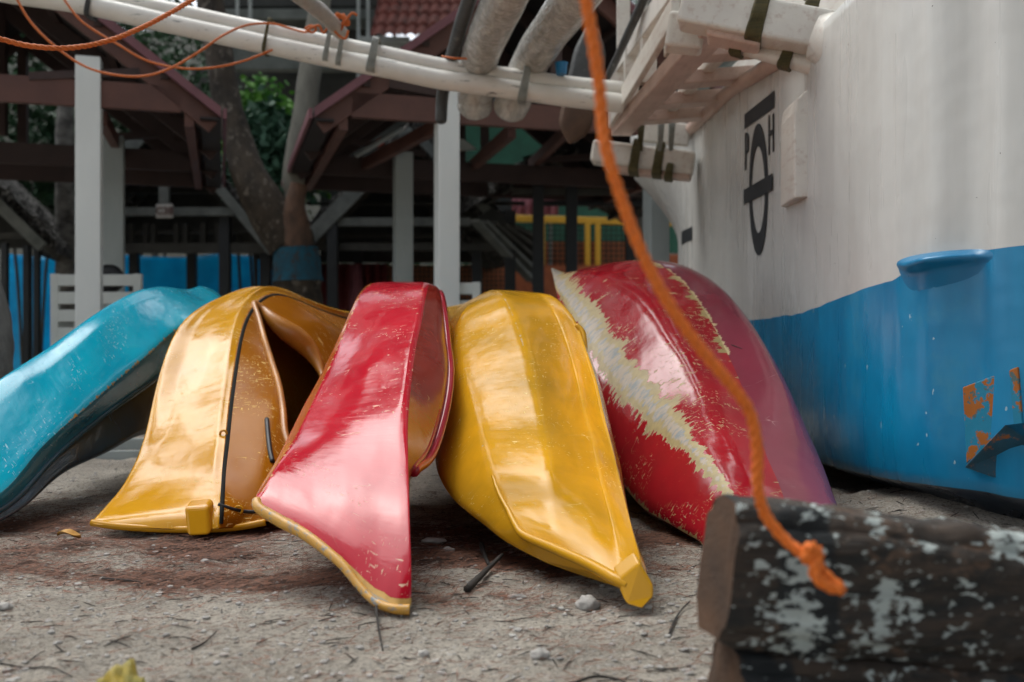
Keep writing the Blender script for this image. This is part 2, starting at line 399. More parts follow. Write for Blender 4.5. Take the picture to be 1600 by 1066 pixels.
tag(g.build('needle_litter', n.fin(n.mix(n.step(oi, .4, .6), (.21,.085,.045), (.09,.042,.026)), .8)), 'brown pine needle litter lying in mats on the sand', 'needle litter', kind='stuff')
g = MB()
for i in range(900):
    y = 1.35+random.random()*2.6; x = (random.random()-.5)*1.15*y; an = random.gauss(0, 1); L = random.uniform(.01, .05); z = gz(x, y)+.002
    p = Vector((x, y, z)); q = p+Vector((math.cos(an), math.sin(an), .06))*L; q.z = gz(q.x, q.y)+.003
    g.tube([p, (p+q)/2+Vector((0,.1*L*random.uniform(-1,1),.001)), q], [.0008, .0012, .0005], 4)
tag(g.build('twig_litter', M['twig']), 'tiny dark twig bits sprinkled over the sand', 'twig litter', kind='stuff')

# ------------------------------------------------------------------ kayaks
def loft(stations, nlen=110, sub=9, smooth=3, rnd=.35, wearf=None, cap=True):
    st = [[W(*p) for p in s] for s in stations]; K = len(st); RR = len(st[0])
    verts = []; ring = []; stat = []; uvs = []; wear = []
    rows = []
    for i in range(nlen+1):
        u = i/nlen*(K-1); k = min(int(u), K-2); t = u-k
        g = lambda a: st[max(0, min(K-1, a))]
        pts = [cr(g(k-1)[r], g(k)[r], g(k+1)[r], g(k+2)[r], t) for r in range(RR)]
        row = []; rr = []
        for r in range(RR):
            p0, p1, p2, p3 = pts[r-1], pts[r], pts[(r+1)%RR], pts[(r+2)%RR]
            for s in range(sub):
                tt = s/sub; row.append(p1.lerp(p2, tt).lerp(cr(p0, p1, p2, p3, tt), rnd)); rr.append(r+tt)
        for _ in range(smooth):
            row = [(row[j-1]+row[j]*2+row[(j+1)%len(row)])/4 for j in range(len(row))]
        rows.append((row, rr, u))
    n = RR*sub; acc = 0; prev = None
    for _ in range(10):
        old = [list(r_[0]) for r_ in rows]
        for i in range(1, len(rows)-1):
            a, b, c = old[i-1], old[i], old[i+1]
            for j in range(n): rows[i][0][j] = a[j]*.25+b[j]*.5+c[j]*.25
    for row, rr, u in rows:
        c = sum(row, Vector())/n
        if prev is not None: acc += (c-prev).length
        prev = c; a = 0; arc = [0]
        for j in range(1, n): a += (row[j]-row[j-1]).length; arc.append(a)
        per = a+(row[0]-row[-1]).length
        for j in range(n):
            verts.append(row[j]); ring.append(rr[j]); stat.append(u); uvs.append((arc[j], acc))
            def dist(r0):
                jj = int(r0*sub) % n; dd = abs(arc[j]-arc[jj]); return min(dd, per-dd)
            wear.append(wearf(u, rr[j], dist) if wearf else 0.)
    return dict(v=verts, ring=ring, stat=stat, uv=uvs, wear=wear, n=n, m=nlen+1, sub=sub, R=RR)
def part(L, name, mat, parent, r0, r1, caps=False, skip=None, solid=0):
    """faces of ring range [r0, r1) of a loft as one mesh"""
    n, m, sub = L['n'], L['m'], L['sub']; faces = []; idx = {}; vv = []
    def vi(i, j):
        kx = (i, j % n)
        if kx not in idx: idx[kx] = len(vv); vv.append(i*n+j % n)
        return idx[kx]
    a = int(r0*sub); b = int(r1*sub)
    for i in range(m-1):
        for jj in range(a, b):
            j = jj % n
            if skip and skip(sum((L['v'][i2*n+j2 % n] for i2, j2 in ((i,j),(i,j+1),(i+1,j+1),(i+1,j))), Vector())/4): continue
            faces.append((vi(i,j), vi(i,j+1), vi(i+1,j+1), vi(i+1,j)))
    if caps:
        for i in (0, m-1):
            f = [vi(i, j) for j in range(n)]; faces.append(f if i else f[::-1])
    g = lambda key: [L[key][q] for q in vv]
    o = mesh(name, g('v'), faces, mat, parent, True, uvs=g('uv'), attrs={'ring': g('ring'), 'stat': g('stat'), 'wear': g('wear')})
    if solid:
        s = o.modifiers.new('shell', 'SOLIDIFY'); s.thickness = solid; s.offset = 0
    return o
def end_caps(L, mat, parent, name='end_cap'):
    n, m = L['n'], L['m']
    for i in (0, m-1):
        P = L['v'][i*n:(i+1)*n]; c = sum(P, Vector())/n
        mesh(name, P+[c], [(j, (j+1)%n, n) for j in range(n)], mat, parent, False, uvs=L['uv'][i*n:(i+1)*n]+[(0,0)])
def bvh_of(L):
    n, m = L['n'], L['m']
    return BVHTree.FromPolygons(L['v'], [(i*n+j, i*n+(j+1)%n, (i+1)*n+(j+1)%n, (i+1)*n+j) for i in range(m-1) for j in range(n)])
CAMP = Vector((0, 0, CAMZ))
def hit(b, px, py, off=0.):
    r = ray(px, py); h = b.ray_cast(CAMP, r)
    if h[0] is None: return None
    return h[0]-r*off
def line_pts(L, r, k0=0., k1=1e9, off=0.):
    n, sub = L['n'], L['sub']; j = int(r*sub) % n
    return [L['v'][i*n+j] for i in range(L['m']) if k0 <= L['stat'][i*n] <= k1]
G = lambda x, s: math.exp(-(x/s)**2)
KG = 'kayaks leaning in a row on the sand'

# --- K1 blue, far left
s1 = [
 [(-235,735,2.28),(-228,760,2.26),(-215,800,2.24),(-200,850,2.22),(-195,870,2.24),(-200,880,2.3),(-225,800,2.34)],
 [(-90,655,2.72),(-78,680,2.66),(-48,725,2.6),(-12,785,2.55),(0,800,2.62),(10,815,2.62),(-40,760,2.95)],
 [(0,589,2.98),(14,610,2.92),(38,655,2.86),(64,700,2.8),(82,716,2.9),(98,742,2.9),(62,720,3.2)],
 [(71,544,3.25),(84,564,3.16),(108,600,3.1),(132,640,3.05),(152,656,3.2),(166,712,3.12),(120,690,3.5)],
 [(138,495,3.52),(150,514,3.42),(172,553,3.36),(189,589,3.3),(205,618,3.42),(216,685,3.35),(170,660,3.8)],
 [(177,471,3.75),(189,487,3.65),(212,520,3.58),(236,550,3.52),(243,590,3.62),(252,680,3.55),(210,640,4.0)],
 [(215,453,4.0),(228,466,3.9),(250,492,3.83),(270,518,3.75),(277,560,3.82),(290,665,3.8),(250,620,4.3)],
 [(254,448,4.25),(266,456,4.17),(288,474,4.1),(308,496,4.0),(312,540,4.0),(320,640,4.1),(290,590,4.6)],
 [(291,453,4.5),(300,458,4.45),(318,470,4.4),(332,484,4.3),(335,520,4.3),(345,600,4.4),(325,560,4.8)],
 [(312,447,4.75),(319,449,4.72),(334,457,4.68),(348,468,4.6),(352,480,4.62),(352,540,4.7),(335,500,4.9)],
 [(330,452,4.95),(335,454,4.95),(345,462,4.92),(356,472,4.9),(356,478,4.92),(354,500,4.95),(342,480,5.0)]]
def wf1(u, r, d): return .50*G(d(3), .02)*(1 if 2.3 < u < 6.3 else .45)
L1 = loft(s1, wearf=wf1, smooth=2, rnd=.2)
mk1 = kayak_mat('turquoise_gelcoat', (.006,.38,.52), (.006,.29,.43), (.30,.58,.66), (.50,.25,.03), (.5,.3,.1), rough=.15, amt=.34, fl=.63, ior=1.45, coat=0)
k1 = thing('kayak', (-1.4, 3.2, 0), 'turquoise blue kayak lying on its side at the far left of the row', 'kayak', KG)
part(L1, 'hull', mk1, k1, 0, 3); part(L1, 'side_panel', kayak_mat('shaded_turquoise_side', (.006,.20,.29), (.004,.12,.19), (.2,.4,.45), (.4,.25,.06), (.4,.3,.1), rough=.2, amt=.34, fl=.66), k1, 3, 4); part(L1, 'deck', kayak_mat('shaded_turquoise_deck', (.003,.03,.05), (.002,.015,.03), (.08,.2,.25), (.2,.15,.05), (.2,.15,.05), rough=.2, amt=.3, fl=.74), k1, 4, 7)  # side and deck darkened in colour, painting in shade of faces turned down
g = MB(); g.tube([p for p in line_pts(L1, 4)], .009, 8); g.build('seam_rim', kayak_mat('shaded_turquoise_rim', (.004,.07,.11), (.003,.05,.08), (.2,.4,.45), (.4,.25,.06), (.4,.3,.1), rough=.2, amt=.3, fl=.7), k1, True)  # rim colour darkened to match the painted shade of the side

# --- K2 yellow with cockpit
s2 = [
 [(141,818,2.56),(190,824,2.54),(258,827,2.54),(326,828,2.54),(342,826,2.54),(372,824,2.6),(415,815,2.62),(300,812,2.66)],
 [(143,812,2.58),(192,806,2.57),(260,803,2.57),(327,801,2.57),(343,799,2.57),(380,806,2.62),(430,812,2.64),(300,818,2.76)],
 [(160,794,2.64),(208,784,2.66),(268,776,2.66),(329,770,2.66),(344,770,2.66),(392,785,2.66),(450,800,2.67),(320,812,2.9)],
 [(187,762,2.76),(235,750,2.77),(285,740,2.78),(333,731,2.78),(346,732,2.78),(405,735,2.76),(480,780,2.76),(335,795,3.0)],
 [(210,719,2.9),(254,706,2.9),(298,694,2.9),(338,685,2.9),(350,686,2.9),(425,690,2.9),(500,775,2.88),(360,785,3.1)],
 [(226,672,3.02),(266,660,3.04),(306,648,3.05),(344,638,3.05),(354,640,3.05),(436,640,3.06),(512,765,3.0),(380,770,3.25)],
 [(240,610,3.2),(278,602,3.23),(316,594,3.25),(351,586,3.25),(361,588,3.25),(438,596,3.28),(522,740,3.15),(400,755,3.4)],
 [(257,553,3.38),(292,546,3.42),(328,540,3.45),(359,535,3.45),(369,537,3.46),(440,560,3.5),(535,715,3.35),(410,735,3.6)],
 [(276,514,3.55),(308,510,3.59),(340,503,3.62),(368,498,3.63),(378,501,3.64),(448,545,3.68),(545,690,3.5),(420,715,3.8)],
 [(303,488,3.7),(330,485,3.73),(356,480,3.76),(382,472,3.78),(391,477,3.79),(462,525,3.83),(555,665,3.7),(430,700,3.95)],
 [(340,469,3.86),(360,466,3.88),(380,461,3.92),(400,454,3.94),(408,462,3.95),(480,510,3.98),(562,645,3.85),(450,690,4.1)],
 [(385,454,4.05),(396,450,4.07),(408,448,4.09),(421,447,4.1),(427,457,4.1),(500,505,4.12),(570,630,4.0),(480,690,4.25)],
 [(425,455,4.25),(433,451,4.25),(442,450,4.26),(452,455,4.25),(455,464,4.25),(518,510,4.25),(580,620,4.15),(510,680,4.4)],
 [(468,475,4.45),(474,470,4.45),(482,468,4.44),(492,473,4.42),(492,480,4.42),(540,520,4.4),(590,600,4.3),(540,640,4.6)],
 [(515,490,4.7),(522,486,4.7),(530,484,4.7),(540,488,4.68),(538,496,4.68),(565,520,4.65),(600,560,4.6),(565,590,4.8)],
 [(550,492,5.0),(556,488,5.0),(562,488,5.0),(568,492,5.0),(568,498,5.0),(580,510,5.0),(590,530,5.0),(570,530,5.1)]]
def wf2(u, r, d): return .36*G(d(3), .02)+.3*G(d(0), .02)
L2 = loft(s2, nlen=150, wearf=wf2, sub=12, smooth=2, rnd=.22)
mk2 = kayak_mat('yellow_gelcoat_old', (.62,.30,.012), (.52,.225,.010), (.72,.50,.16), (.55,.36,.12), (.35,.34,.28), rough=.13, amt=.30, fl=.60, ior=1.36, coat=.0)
k2 = thing('kayak', (-.9, 3.3, 0), 'yellow kayak with a black seam stripe and open cockpit, between the blue and red kayaks', 'kayak', KG)
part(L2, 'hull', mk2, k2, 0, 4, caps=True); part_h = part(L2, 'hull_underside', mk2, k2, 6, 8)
b2 = bvh_of(L2)
cock = [(397,474),(404,497),(413,530),(424,565),(435,600),(442,640),(446,680),(462,715),(488,722),(506,690),(510,640),(506,600),(498,572),(484,548),(466,530),(446,516),(426,500),(410,482)]
def inpoly(x, y, P):
    c = False
    for i in range(len(P)):
        x1, y1 = P[i]; x2, y2 = P[i-1]
        if (y1 > y) != (y2 > y) and x < (x2-x1)*(y-y1)/(y2-y1)+x1: c = not c
    return c
def skip2(p):
    return inpoly(800+p.x/p.y*F, 533-(p.z-CAMZ)/p.y*F, cock)
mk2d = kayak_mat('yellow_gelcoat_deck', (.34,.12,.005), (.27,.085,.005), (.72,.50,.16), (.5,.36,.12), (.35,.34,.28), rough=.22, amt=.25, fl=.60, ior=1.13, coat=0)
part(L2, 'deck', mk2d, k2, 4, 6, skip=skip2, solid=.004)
for nm, r_, lift in (('seam_strip', 4.15, 0),):
    g = MB(); pts = line_pts(L2, 4.1, .25, 14.5); nn = line_pts(L2, 4.6, .25, 14.5); mm = line_pts(L2, 3.6, .25, 14.5)
    P = []
    for i, p in enumerate(pts):
        ax = (pts[min(i+1, len(pts)-1)]-pts[max(i-1, 0)]).normalized(); tn = (nn[i]-mm[i]).normalized(); nr = ax.cross(tn).normalized()
        if nr.dot(CAMP-p) < 0: nr = -nr
        P.append((p-tn*.006+nr*.002, p-tn*.005+nr*.0035, p+tn*.005+nr*.0035, p+tn*.006+nr*.002))
    vv = [q for t4 in P for q in t4]; ff = [(4*i+j, 4*i+j+1, 4*i+5+j, 4*i+4+j) for i in range(len(P)-1) for j in range(3)]
    mesh(nm, vv, ff, simple('black_seam_tape', (.010,.011,.010), (.016,.016,.014), .8, 30, dirt=(.35,.25,.1), dirtamt=.66, spec=.1), k2, True)
rim = [hit(b2, x, y, .012) for x, y in cock]
rim = [p for p in rim if p is not None]
rr_ = spline(rim, 120, closed=True)
g = MB(); cx = sum(rim, Vector())/len(rim)
rad = []
for i, p in enumerate(rr_):
    f = i/120; top = max(0, math.sin((f*18-14.0)/4*math.pi)) if 14 <= f*18 <= 18 else 0
    rad.append(.011+.030*(1 if 11.5 < f*18 < 17 else 0)*math.sin((min(max(f*18, 11.5), 17)-11.5)/5.5*math.pi))
g.tube(rr_, rad, 12, closed=True); g.build('coaming', simple('worn_orange_coaming', (.50,.20,.02), (.34,.13,.03), .3, 9, dirt=(.16,.10,.06), dirtamt=.62), k2, True)
# seat shell seen inside
g = MB()
lip = []
# inner recess wall hanging from the rim into the kayak
inn = [p+Vector((.02,.16,-.02)) for p in rr_]; nR = len(rr_)
g.add(rr_+inn, [(i, (i+1)%nR, nR+(i+1)%nR, nR+i) for i in range(nR)])
# lug on the bow
pl = [W(286,793,2.555), W(326,790,2.555), W(329,837,2.52), W(291,839,2.52)]
g = MB(); q = [p+Vector((0,.05,.012)) for p in pl]
g.hexa([pl[3], pl[2], q[2], q[3], pl[0], pl[1], q[1], q[0]]); fixn(bevel(g.build('bow_lug', mk2, k2), .011, 4))
g = MB(); g.tube(spline([W(144,817,2.57), W(190,823,2.55), W(258,827,2.55), W(326,827,2.55), W(372,824,2.6), W(415,816,2.62)], 40), .0095, 10); g.build('bow_rim', mk2, k2, True)
pp = [hit(b2, x, y, .003) for x, y in ((341,788),(352,792),(365,796),(380,799),(395,800),(410,799))]
g = MB(); g.tube(spline([p for p in pp if p], 20), .0055, 6); g.build('seam_strip', M['black_rubber'], k2, True)
for (x, y) in ((349,678),(373,797)):
    p = hit(b2, x, y, .006)
    if p: 
        g = MB(); g.tube([p+Vector((math.cos(a)*.010, 0, math.sin(a)*.010)) for a in [i*math.pi/6 for i in range(12)]], .0035, 8, closed=True); g.build('pad_eye', mk2, k2, True)
# small dark slot handle on the deck
pts = [hit(b2, x, y, .01) for x, y in ((417,655),(419,680),(422,705),(426,722))]
g = MB(); g.tube(spline([p for p in pts if p], 12), .007, 8); g.build('deck_strap', M['black_rubber'], k2, True)

# --- K3 red / pink reflection
s3 = [
 [(399,783,2.07),(404,790,2.06),(470,830,2.0),(530,876,1.94),(578,930,1.88),(620,951,1.85),(643,950,1.86),(640,935,1.90),(560,870,2.02),(440,800,2.12)],
 [(400,774,2.10),(412,768,2.09),(480,800,2.03),(548,846,1.96),(594,880,1.92),(628,886,1.90),(643,884,1.90),(640,880,1.95),(560,850,2.12),(450,800,2.20)],
 [(412,752,2.17),(426,738,2.16),(480,758,2.11),(540,776,2.06),(590,790,2.03),(625,796,2.01),(640,796,2.01),(638,790,2.1),(560,830,2.3),(460,790,2.32)],
 [(430,722,2.28),(448,705,2.28),(494,708,2.24),(540,712,2.21),(586,716,2.19),(625,718,2.18),(638,720,2.18),(645,735,2.25),(570,835,2.5),(480,770,2.5)],
 [(446,690,2.40),(468,672,2.42),(508,666,2.38),(548,662,2.35),(588,658,2.33),(624,655,2.32),(637,655,2.33),(674,712,2.42),(580,818,2.65),(490,740,2.65)],
 [(474,634,2.60),(494,618,2.60),(530,612,2.56),(566,606,2.53),(602,600,2.52),(632,594,2.51),(642,594,2.52),(697,640,2.62),(600,795,2.8),(520,740,2.85)],
 [(500,588,2.78),(516,570,2.78),(546,562,2.74),(578,556,2.71),(610,550,2.70),(640,545,2.69),(648,546,2.70),(705,578,2.8),(610,765,3.0),(545,720,3.0)],
 [(526,534,2.96),(536,525,2.97),(566,520,2.93),(596,514,2.90),(624,508,2.88),(650,502,2.87),(658,503,2.88),(700,535,2.98),(625,740,3.15),(565,680,3.2)],
 [(546,490,3.15),(554,480,3.16),(580,476,3.12),(606,472,3.09),(632,469,3.07),(657,466,3.06),(664,467,3.07),(695,493,3.15),(640,710,3.3),(585,640,3.4)],
 [(561,461,3.35),(568,453,3.35),(592,450,3.32),(616,449,3.29),(640,447,3.27),(661,446,3.25),(669,448,3.26),(690,463,3.32),(650,690,3.45),(600,620,3.6)],
 [(578,446,3.6),(590,441,3.6),(608,440,3.58),(626,440,3.55),(644,440,3.52),(662,441,3.5),(671,443,3.5),(685,452,3.52),(665,670,3.65),(615,600,3.85)],
 [(598,460,4.0),(606,452,4.0),(620,450,4.0),(634,450,3.96),(648,450,3.93),(664,452,3.9),(672,455,3.9),(682,465,3.9),(672,640,4.0),(630,590,4.2)],
 [(610,490,4.5),(618,484,4.5),(628,482,4.5),(640,482,4.46),(652,482,4.44),(664,484,4.42),(672,488,4.42),(680,500,4.42),(672,600,4.5),(640,580,4.6)],
 [(640,530,5.1),(642,528,5.1),(645,527,5.1),(648,527,5.1),(652,527,5.1),(656,528,5.1),(660,530,5.1),(664,540,5.1),(660,560,5.15),(648,560,5.15)]]
def wf3(u, r, d):
    return max(.46*G(d(1), .016), .44*G(d(5), .011)*(.7+.3*(u > 5)), .40*G(d(6), .008), .85*G(u, .42) if .9 < r < 6.2 else 0, .5*G(u,.8) if r < 1.6 else 0)
L3 = loft(s3, nlen=150, wearf=wf3, smooth=1, rnd=.15)
mk3 = kayak_mat('red_gelcoat', (.50,.012,.026), (.36,.008,.020), (.66,.42,.28), (.55,.32,.08), (.30,.33,.31), rough=.13, amt=.34, fl=.63, rings=[(.25,.93,(.36,.085,.015),1.0)], ior=1.45, coat=.0)
mk3s = kayak_mat('orange_brown_side', (.32,.025,.012), (.22,.014,.010), (.55,.3,.08), (.5,.3,.08), (.3,.3,.28), rough=.22, amt=.3, fl=.71)
k3 = thing('kayak', (-.25, 2.9, 0), 'bright red kayak tipped on its side with worn yellow edges, bow tip nearest the camera', 'kayak', KG)
part(L3, 'hull', mk3, k3, 0, 6); part(L3, 'side_panel', mk3s, k3, 6, 7); part(L3, 'deck', mk3, k3, 7, 10)
g = MB(); pts = line_pts(L3, 7, 3.0, 11); g.tube([p+Vector((.004,0,0)) for p in pts], .013, 10)
pts = [a.lerp(b, .18) for a, b in zip(line_pts(L3, 7, 3.0, 11), line_pts(L3, 6, 3.0, 11))]
g.tube(pts, .010, 10); g.build('seam_rim', simple('glossy_crimson_rim', (.36,.006,.022), (.28,.005,.018), .16, 8, bump=.05), k3, True)

stem3 = spline([W(401,782,2.075), W(406,795,2.055), W(440,816,2.025), W(480,838,1.99), W(530,878,1.935), W(560,914,1.895), W(584,939,1.868), W(612,951,1.85), W(640,953,1.85)], 60)
mrim = simple('worn_yellow_edge', (.60,.33,.06), (.50,.24,.03), .4, 30, (1,1,1), .3, .002, dirt=(.20,.23,.24), dirtamt=.53)
g = MB(); g.tube(stem3, [.010+.002*math.sin(i*.11) for i in range(61)], 10); g.build('keel_strip', mrim, k3, True)
# --- K4 yellow, right
s4 = [
 [(845,876,2.12),(817,838,2.14),(866,858,2.07),(920,882,1.98),(962,904,1.90),(1000,938,1.86),(1012,930,1.87),(975,921,1.94),(905,898,2.05)],
 [(790,848,2.22),(806,818,2.18),(864,826,2.1),(922,842,2.02),(966,862,1.95),(1004,893,1.89),(1010,885,1.93),(980,895,2.05),(855,868,2.25)],
 [(756,822,2.3),(790,788,2.25),(862,786,2.18),(918,790,2.12),(954,798,2.07),(986,818,2.02),(985,820,2.12),(950,830,2.3),(830,840,2.45)],
 [(728,801,2.36),(772,745,2.36),(859,742,2.28),(905,740,2.24),(938,742,2.2),(968,745,2.17),(975,760,2.3),(930,800,2.5),(800,830,2.6)],
 [(700,775,2.48),(756,702,2.5),(852,700,2.4),(896,695,2.37),(928,693,2.34),(956,694,2.32),(970,730,2.5),(900,790,2.7),(780,815,2.75)],
 [(680,738,2.62),(742,660,2.66),(844,655,2.56),(886,650,2.54),(915,648,2.52),(944,648,2.5),(962,700,2.7),(890,780,2.9),(760,800,2.95)],
 [(677,700,2.8),(722,612,2.84),(832,592,2.78),(874,592,2.76),(903,592,2.74),(932,593,2.72),(952,660,2.9),(880,760,3.1),(750,780,3.1)],
 [(684,640,2.98),(712,566,3.02),(819,538,3.0),(859,538,2.98),(888,540,2.96),(916,545,2.94),(940,610,3.1),(870,730,3.3),(750,760,3.3)],
 [(692,580,3.16),(712,526,3.2),(804,496,3.2),(844,497,3.18),(872,498,3.16),(901,503,3.14),(925,580,3.3),(860,700,3.5),(750,730,3.5)],
 [(697,540,3.35),(722,488,3.38),(786,461,3.4),(826,466,3.38),(853,470,3.36),(882,476,3.34),(908,550,3.5),(850,670,3.7),(750,700,3.7)],
 [(700,510,3.6),(730,472,3.62),(768,453,3.64),(806,454,3.62),(832,456,3.6),(859,461,3.58),(890,530,3.7),(840,640,3.9),(750,670,3.9)],
 [(698,500,3.9),(722,477,3.92),(750,462,3.92),(784,462,3.9),(808,466,3.88),(834,472,3.86),(870,530,4.0),(820,620,4.15),(740,640,4.15)],
 [(692,490,4.25),(706,478,4.25),(722,478,4.25),(750,484,4.22),(775,490,4.2),(800,498,4.2),(830,540,4.3),(790,600,4.4),(720,610,4.4)],
 [(672,490,4.7),(682,484,4.7),(694,484,4.7),(706,490,4.7),(716,496,4.7),(726,502,4.7),(735,520,4.75),(716,540,4.75),(690,540,4.75)]]
for i, s_ in enumerate(s4):
    if 3 <= i <= 9: s_[1] = (s_[1][0], s_[1][1], s_[1][2]-.03); s_[2] = (s_[2][0], s_[2][1], s_[2][2]-.035)
    e = (.03, .06, .10, .14, .16, .17, .17, .16, .14, .10, .05, .0, .0, .0)[i]
    s_[4] = (s_[4][0], s_[4][1], s_[4][2]+e); s_[3] = (s_[3][0], s_[3][1], s_[3][2]+e*.55)
def wf4(u, r, d):
    return max(.43*G(d(2), .011)*(1.2 if u > 7 else .95), .46*G(d(1), .013), .45*G(u, .12) if .6 < r < 5 else 0, .36*G(d(5), .012))
L4 = loft(s4, nlen=150, wearf=wf4, smooth=1, rnd=.2)
mk4 = kayak_mat('yellow_gelcoat', (.66,.32,.012), (.42,.22,.014), (.78,.60,.22), (.46,.34,.20), (.34,.30,.26), rough=.17, amt=.30, fl=.635, ior=1.3, coat=0)
k4 = thing('kayak', (.1, 3.0, 0), 'yellow kayak with a bright ridge and squared tip block, right of the bright red kayak', 'kayak', KG)
part(L4, 'hull', mk4, k4, 0, 5); part(L4, 'deck', mk4, k4, 5, 9)
stem4 = spline([W(770,744,2.33), W(780,772,2.275), W(794,798,2.225), W(806,822,2.17), W(820,838,2.135), W(866,858,2.06), W(920,882,1.97), W(958,903,1.90), W(982,917,1.875)], 60)
g = MB(); g.tube([p+Vector((0,.006,0)) for p in stem4], [.004+.007*min(1, i/40) for i in range(61)], 10); g.build('keel_strip', mk4, k4, True)
c0 = [W(966,905,1.885), W(1000,880,1.875), W(1022,916,1.855), W(1022,934,1.85), W(1003,953,1.845), W(978,944,1.86)]
c1 = [p+Vector((-.008,.035,.016)) for p in c0]
g = MB(); g.add(c0+c1, [(0,1,2,3,4,5),(11,10,9,8,7,6)]+[(i, 6+i, 6+(i+1)%6, (i+1)%6) for i in range(6)])
fixn(bevel(g.build('bow_lug', mk4, k4), .005, 3))
g = MB(); g.tube(spline([W(901,508,3.1),W(911,520,3.08),(W(914,545,3.04)),W(913,570,3.0),W(905,585,2.98)], 16), .008, 8); g.build('handle', mk4, k4, True)

# --- K5 dark red, big, right
s5 = [
 [(1105,880,2.33),(1160,850,2.28),(1195,852,2.28),(1230,858,2.28),(1290,864,2.3),(1300,880,2.4),(1180,885,2.45)],
 [(1092,850,2.40),(1150,800,2.36),(1192,800,2.36),(1228,804,2.36),(1314,805,2.4),(1300,840,2.7),(1150,860,2.7)],
 [(1072,838,2.47),(1135,764,2.46),(1176,758,2.46),(1218,762,2.46),(1304,770,2.5),(1290,820,2.85),(1130,850,2.8)],
 [(1035,817,2.58),(1097,715,2.62),(1146,704,2.6),(1196,712,2.6),(1287,720,2.65),(1270,800,3.0),(1100,830,2.95)],
 [(998,795,2.72),(1060,677,2.8),(1116,652,2.78),(1178,660,2.78),(1256,650,2.85),(1245,770,3.2),(1070,810,3.1)],
 [(962,750,2.92),(1029,642,3.0),(1092,603,2.97),(1160,606,2.98),(1229,588,3.06),(1215,730,3.4),(1040,780,3.3)],
 [(932,690,3.1),(985,597,3.2),(1062,548,3.16),(1138,556,3.18),(1197,532,3.28),(1185,690,3.6),(1010,740,3.5)],
 [(912,625,3.3),(956,562,3.38),(1034,502,3.35),(1114,508,3.38),(1172,494,3.48),(1160,650,3.8),(980,700,3.7)],
 [(897,565,3.5),(928,520,3.6),(1004,462,3.57),(1088,466,3.58),(1138,455,3.7),(1130,610,4.0),(950,650,3.9)],
 [(884,520,3.7),(903,484,3.82),(966,436,3.8),(1057,430,3.8),(1098,427,3.9),(1090,570,4.2),(930,600,4.1)],
 [(874,482,3.92),(884,462,4.02),(930,424,4.02),(1010,406,4.02),(1050,413,4.1),(1040,530,4.4),(910,560,4.3)],
 [(868,455,4.15),(872,443,4.2),(898,425,4.22),(945,412,4.22),(985,420,4.3),(980,500,4.5),(890,510,4.4)],
 [(864,432,4.4),(865,426,4.42),(876,426,4.44),(895,427,4.46),(920,435,4.5),(915,470,4.6),(880,470,4.5)],
 [(861,421,4.6),(862,419,4.6),(864,419,4.6),(868,421,4.6),(874,426,4.6),(874,436,4.62),(866,436,4.62)]]
def wf5(u, r, d):
    prof = 0
    if u < 3.6: wd, s = .024, .95
    elif u < 4.8: wd, s = .024+.035*(u-3.6)/1.2, 1.0
    else: wd, s = .066, 1.08
    if u > 11: wd = .07
    a = s*(.50*G(d(1), wd*1.9)+.56*G(d(1), wd*.60))
    b = (.42*G(d(3), .060)+.14*G(d(3), .015))*(1 if u > 6.0 else .6)
    c = .20 if (u > 6 and r < 3.2) else .1
    e = .55*G(d(0), .02)
    return max(a, b, c, e)
end_caps(L4, mk4, k4); end_caps(L3, mk3, k3)
L5 = loft(s5, nlen=160, wearf=wf5, smooth=2, rnd=.3)
mk5 = kayak_mat('dark_red_gelcoat', (.32,.008,.016), (.23,.007,.014), (.42,.31,.14), (.33,.25,.095), (.35,.28,.21), (.17,.20,.21), rough=.16, streak=(7, 46), amt=.80, fl=.60, t2=.88, lobe=1.1, srot=.5, ior=1.5, coat=0)
mk5m = kayak_mat('mauve_faded_side', (.21,.028,.050), (.16,.02,.038), (.45,.25,.25), (.5,.4,.2), (.5,.45,.4), rough=.2, amt=.3, fl=.74)
k5 = thing('kayak', (.7, 3.2, 0), 'dark red kayak with paint worn to white along its keel, leaning against the boat', 'kayak', KG)
part(L5, 'hull', mk5, k5, 0, 3); part(L5, 'side_panel', mk5m, k5, 3, 4); part(L5, 'deck', mk5m, k5, 4, 7)
b5 = bvh_of(L5)
p, q = hit(b5, 1143, 539, .004), hit(b5, 1160, 545, .006)
g = MB(); g.tube([p, q], [.0016, .001], 5); tag(g.build('twig', M['twig']), 'short dark twig lying on the side of the dark red kayak', 'twig')

# ------------------------------------------------------------------ boat
def lerp_tab(t, x):
    if x <= t[0][0]: return t[0][1]
    for (a, b), (c, d) in zip(t, t[1:]):
        if x <= c: return b+(d-b)*(x-a)/(c-a)
    return t[-1][1]
XT = [(.8,2.25),(1.5,1.78),(2.0,1.46),(2.4,1.235),(2.55,1.145),(2.62,1.10),(2.70,1.068),(2.75,1.062),(2.77,1.070),(2.80,1.052),(2.95,1.045),(3.4,1.045),(4.2,1.045),(5,1.04),(5.9,1.035),(6.3,1.05),(6.6,1.12),(7.0,1.35),(7.3,1.8)]
WLT = [(1,.80),(2.0,.76),(2.4,.728),(2.58,.727),(2.69,.712),(2.73,.672),(3.0,.652),(3.6,.60),(4.3,.59),(6,.62),(7.3,.7)]
BT = [(1,.13),(2.4,.118),(2.6,.122),(3.27,.085),(4,.075),(7.3,.08)]
GT = [(1,1.56),(2.4,1.56),(3.6,1.57),(4.67,1.69),(5.9,1.73),(7.3,1.95)]
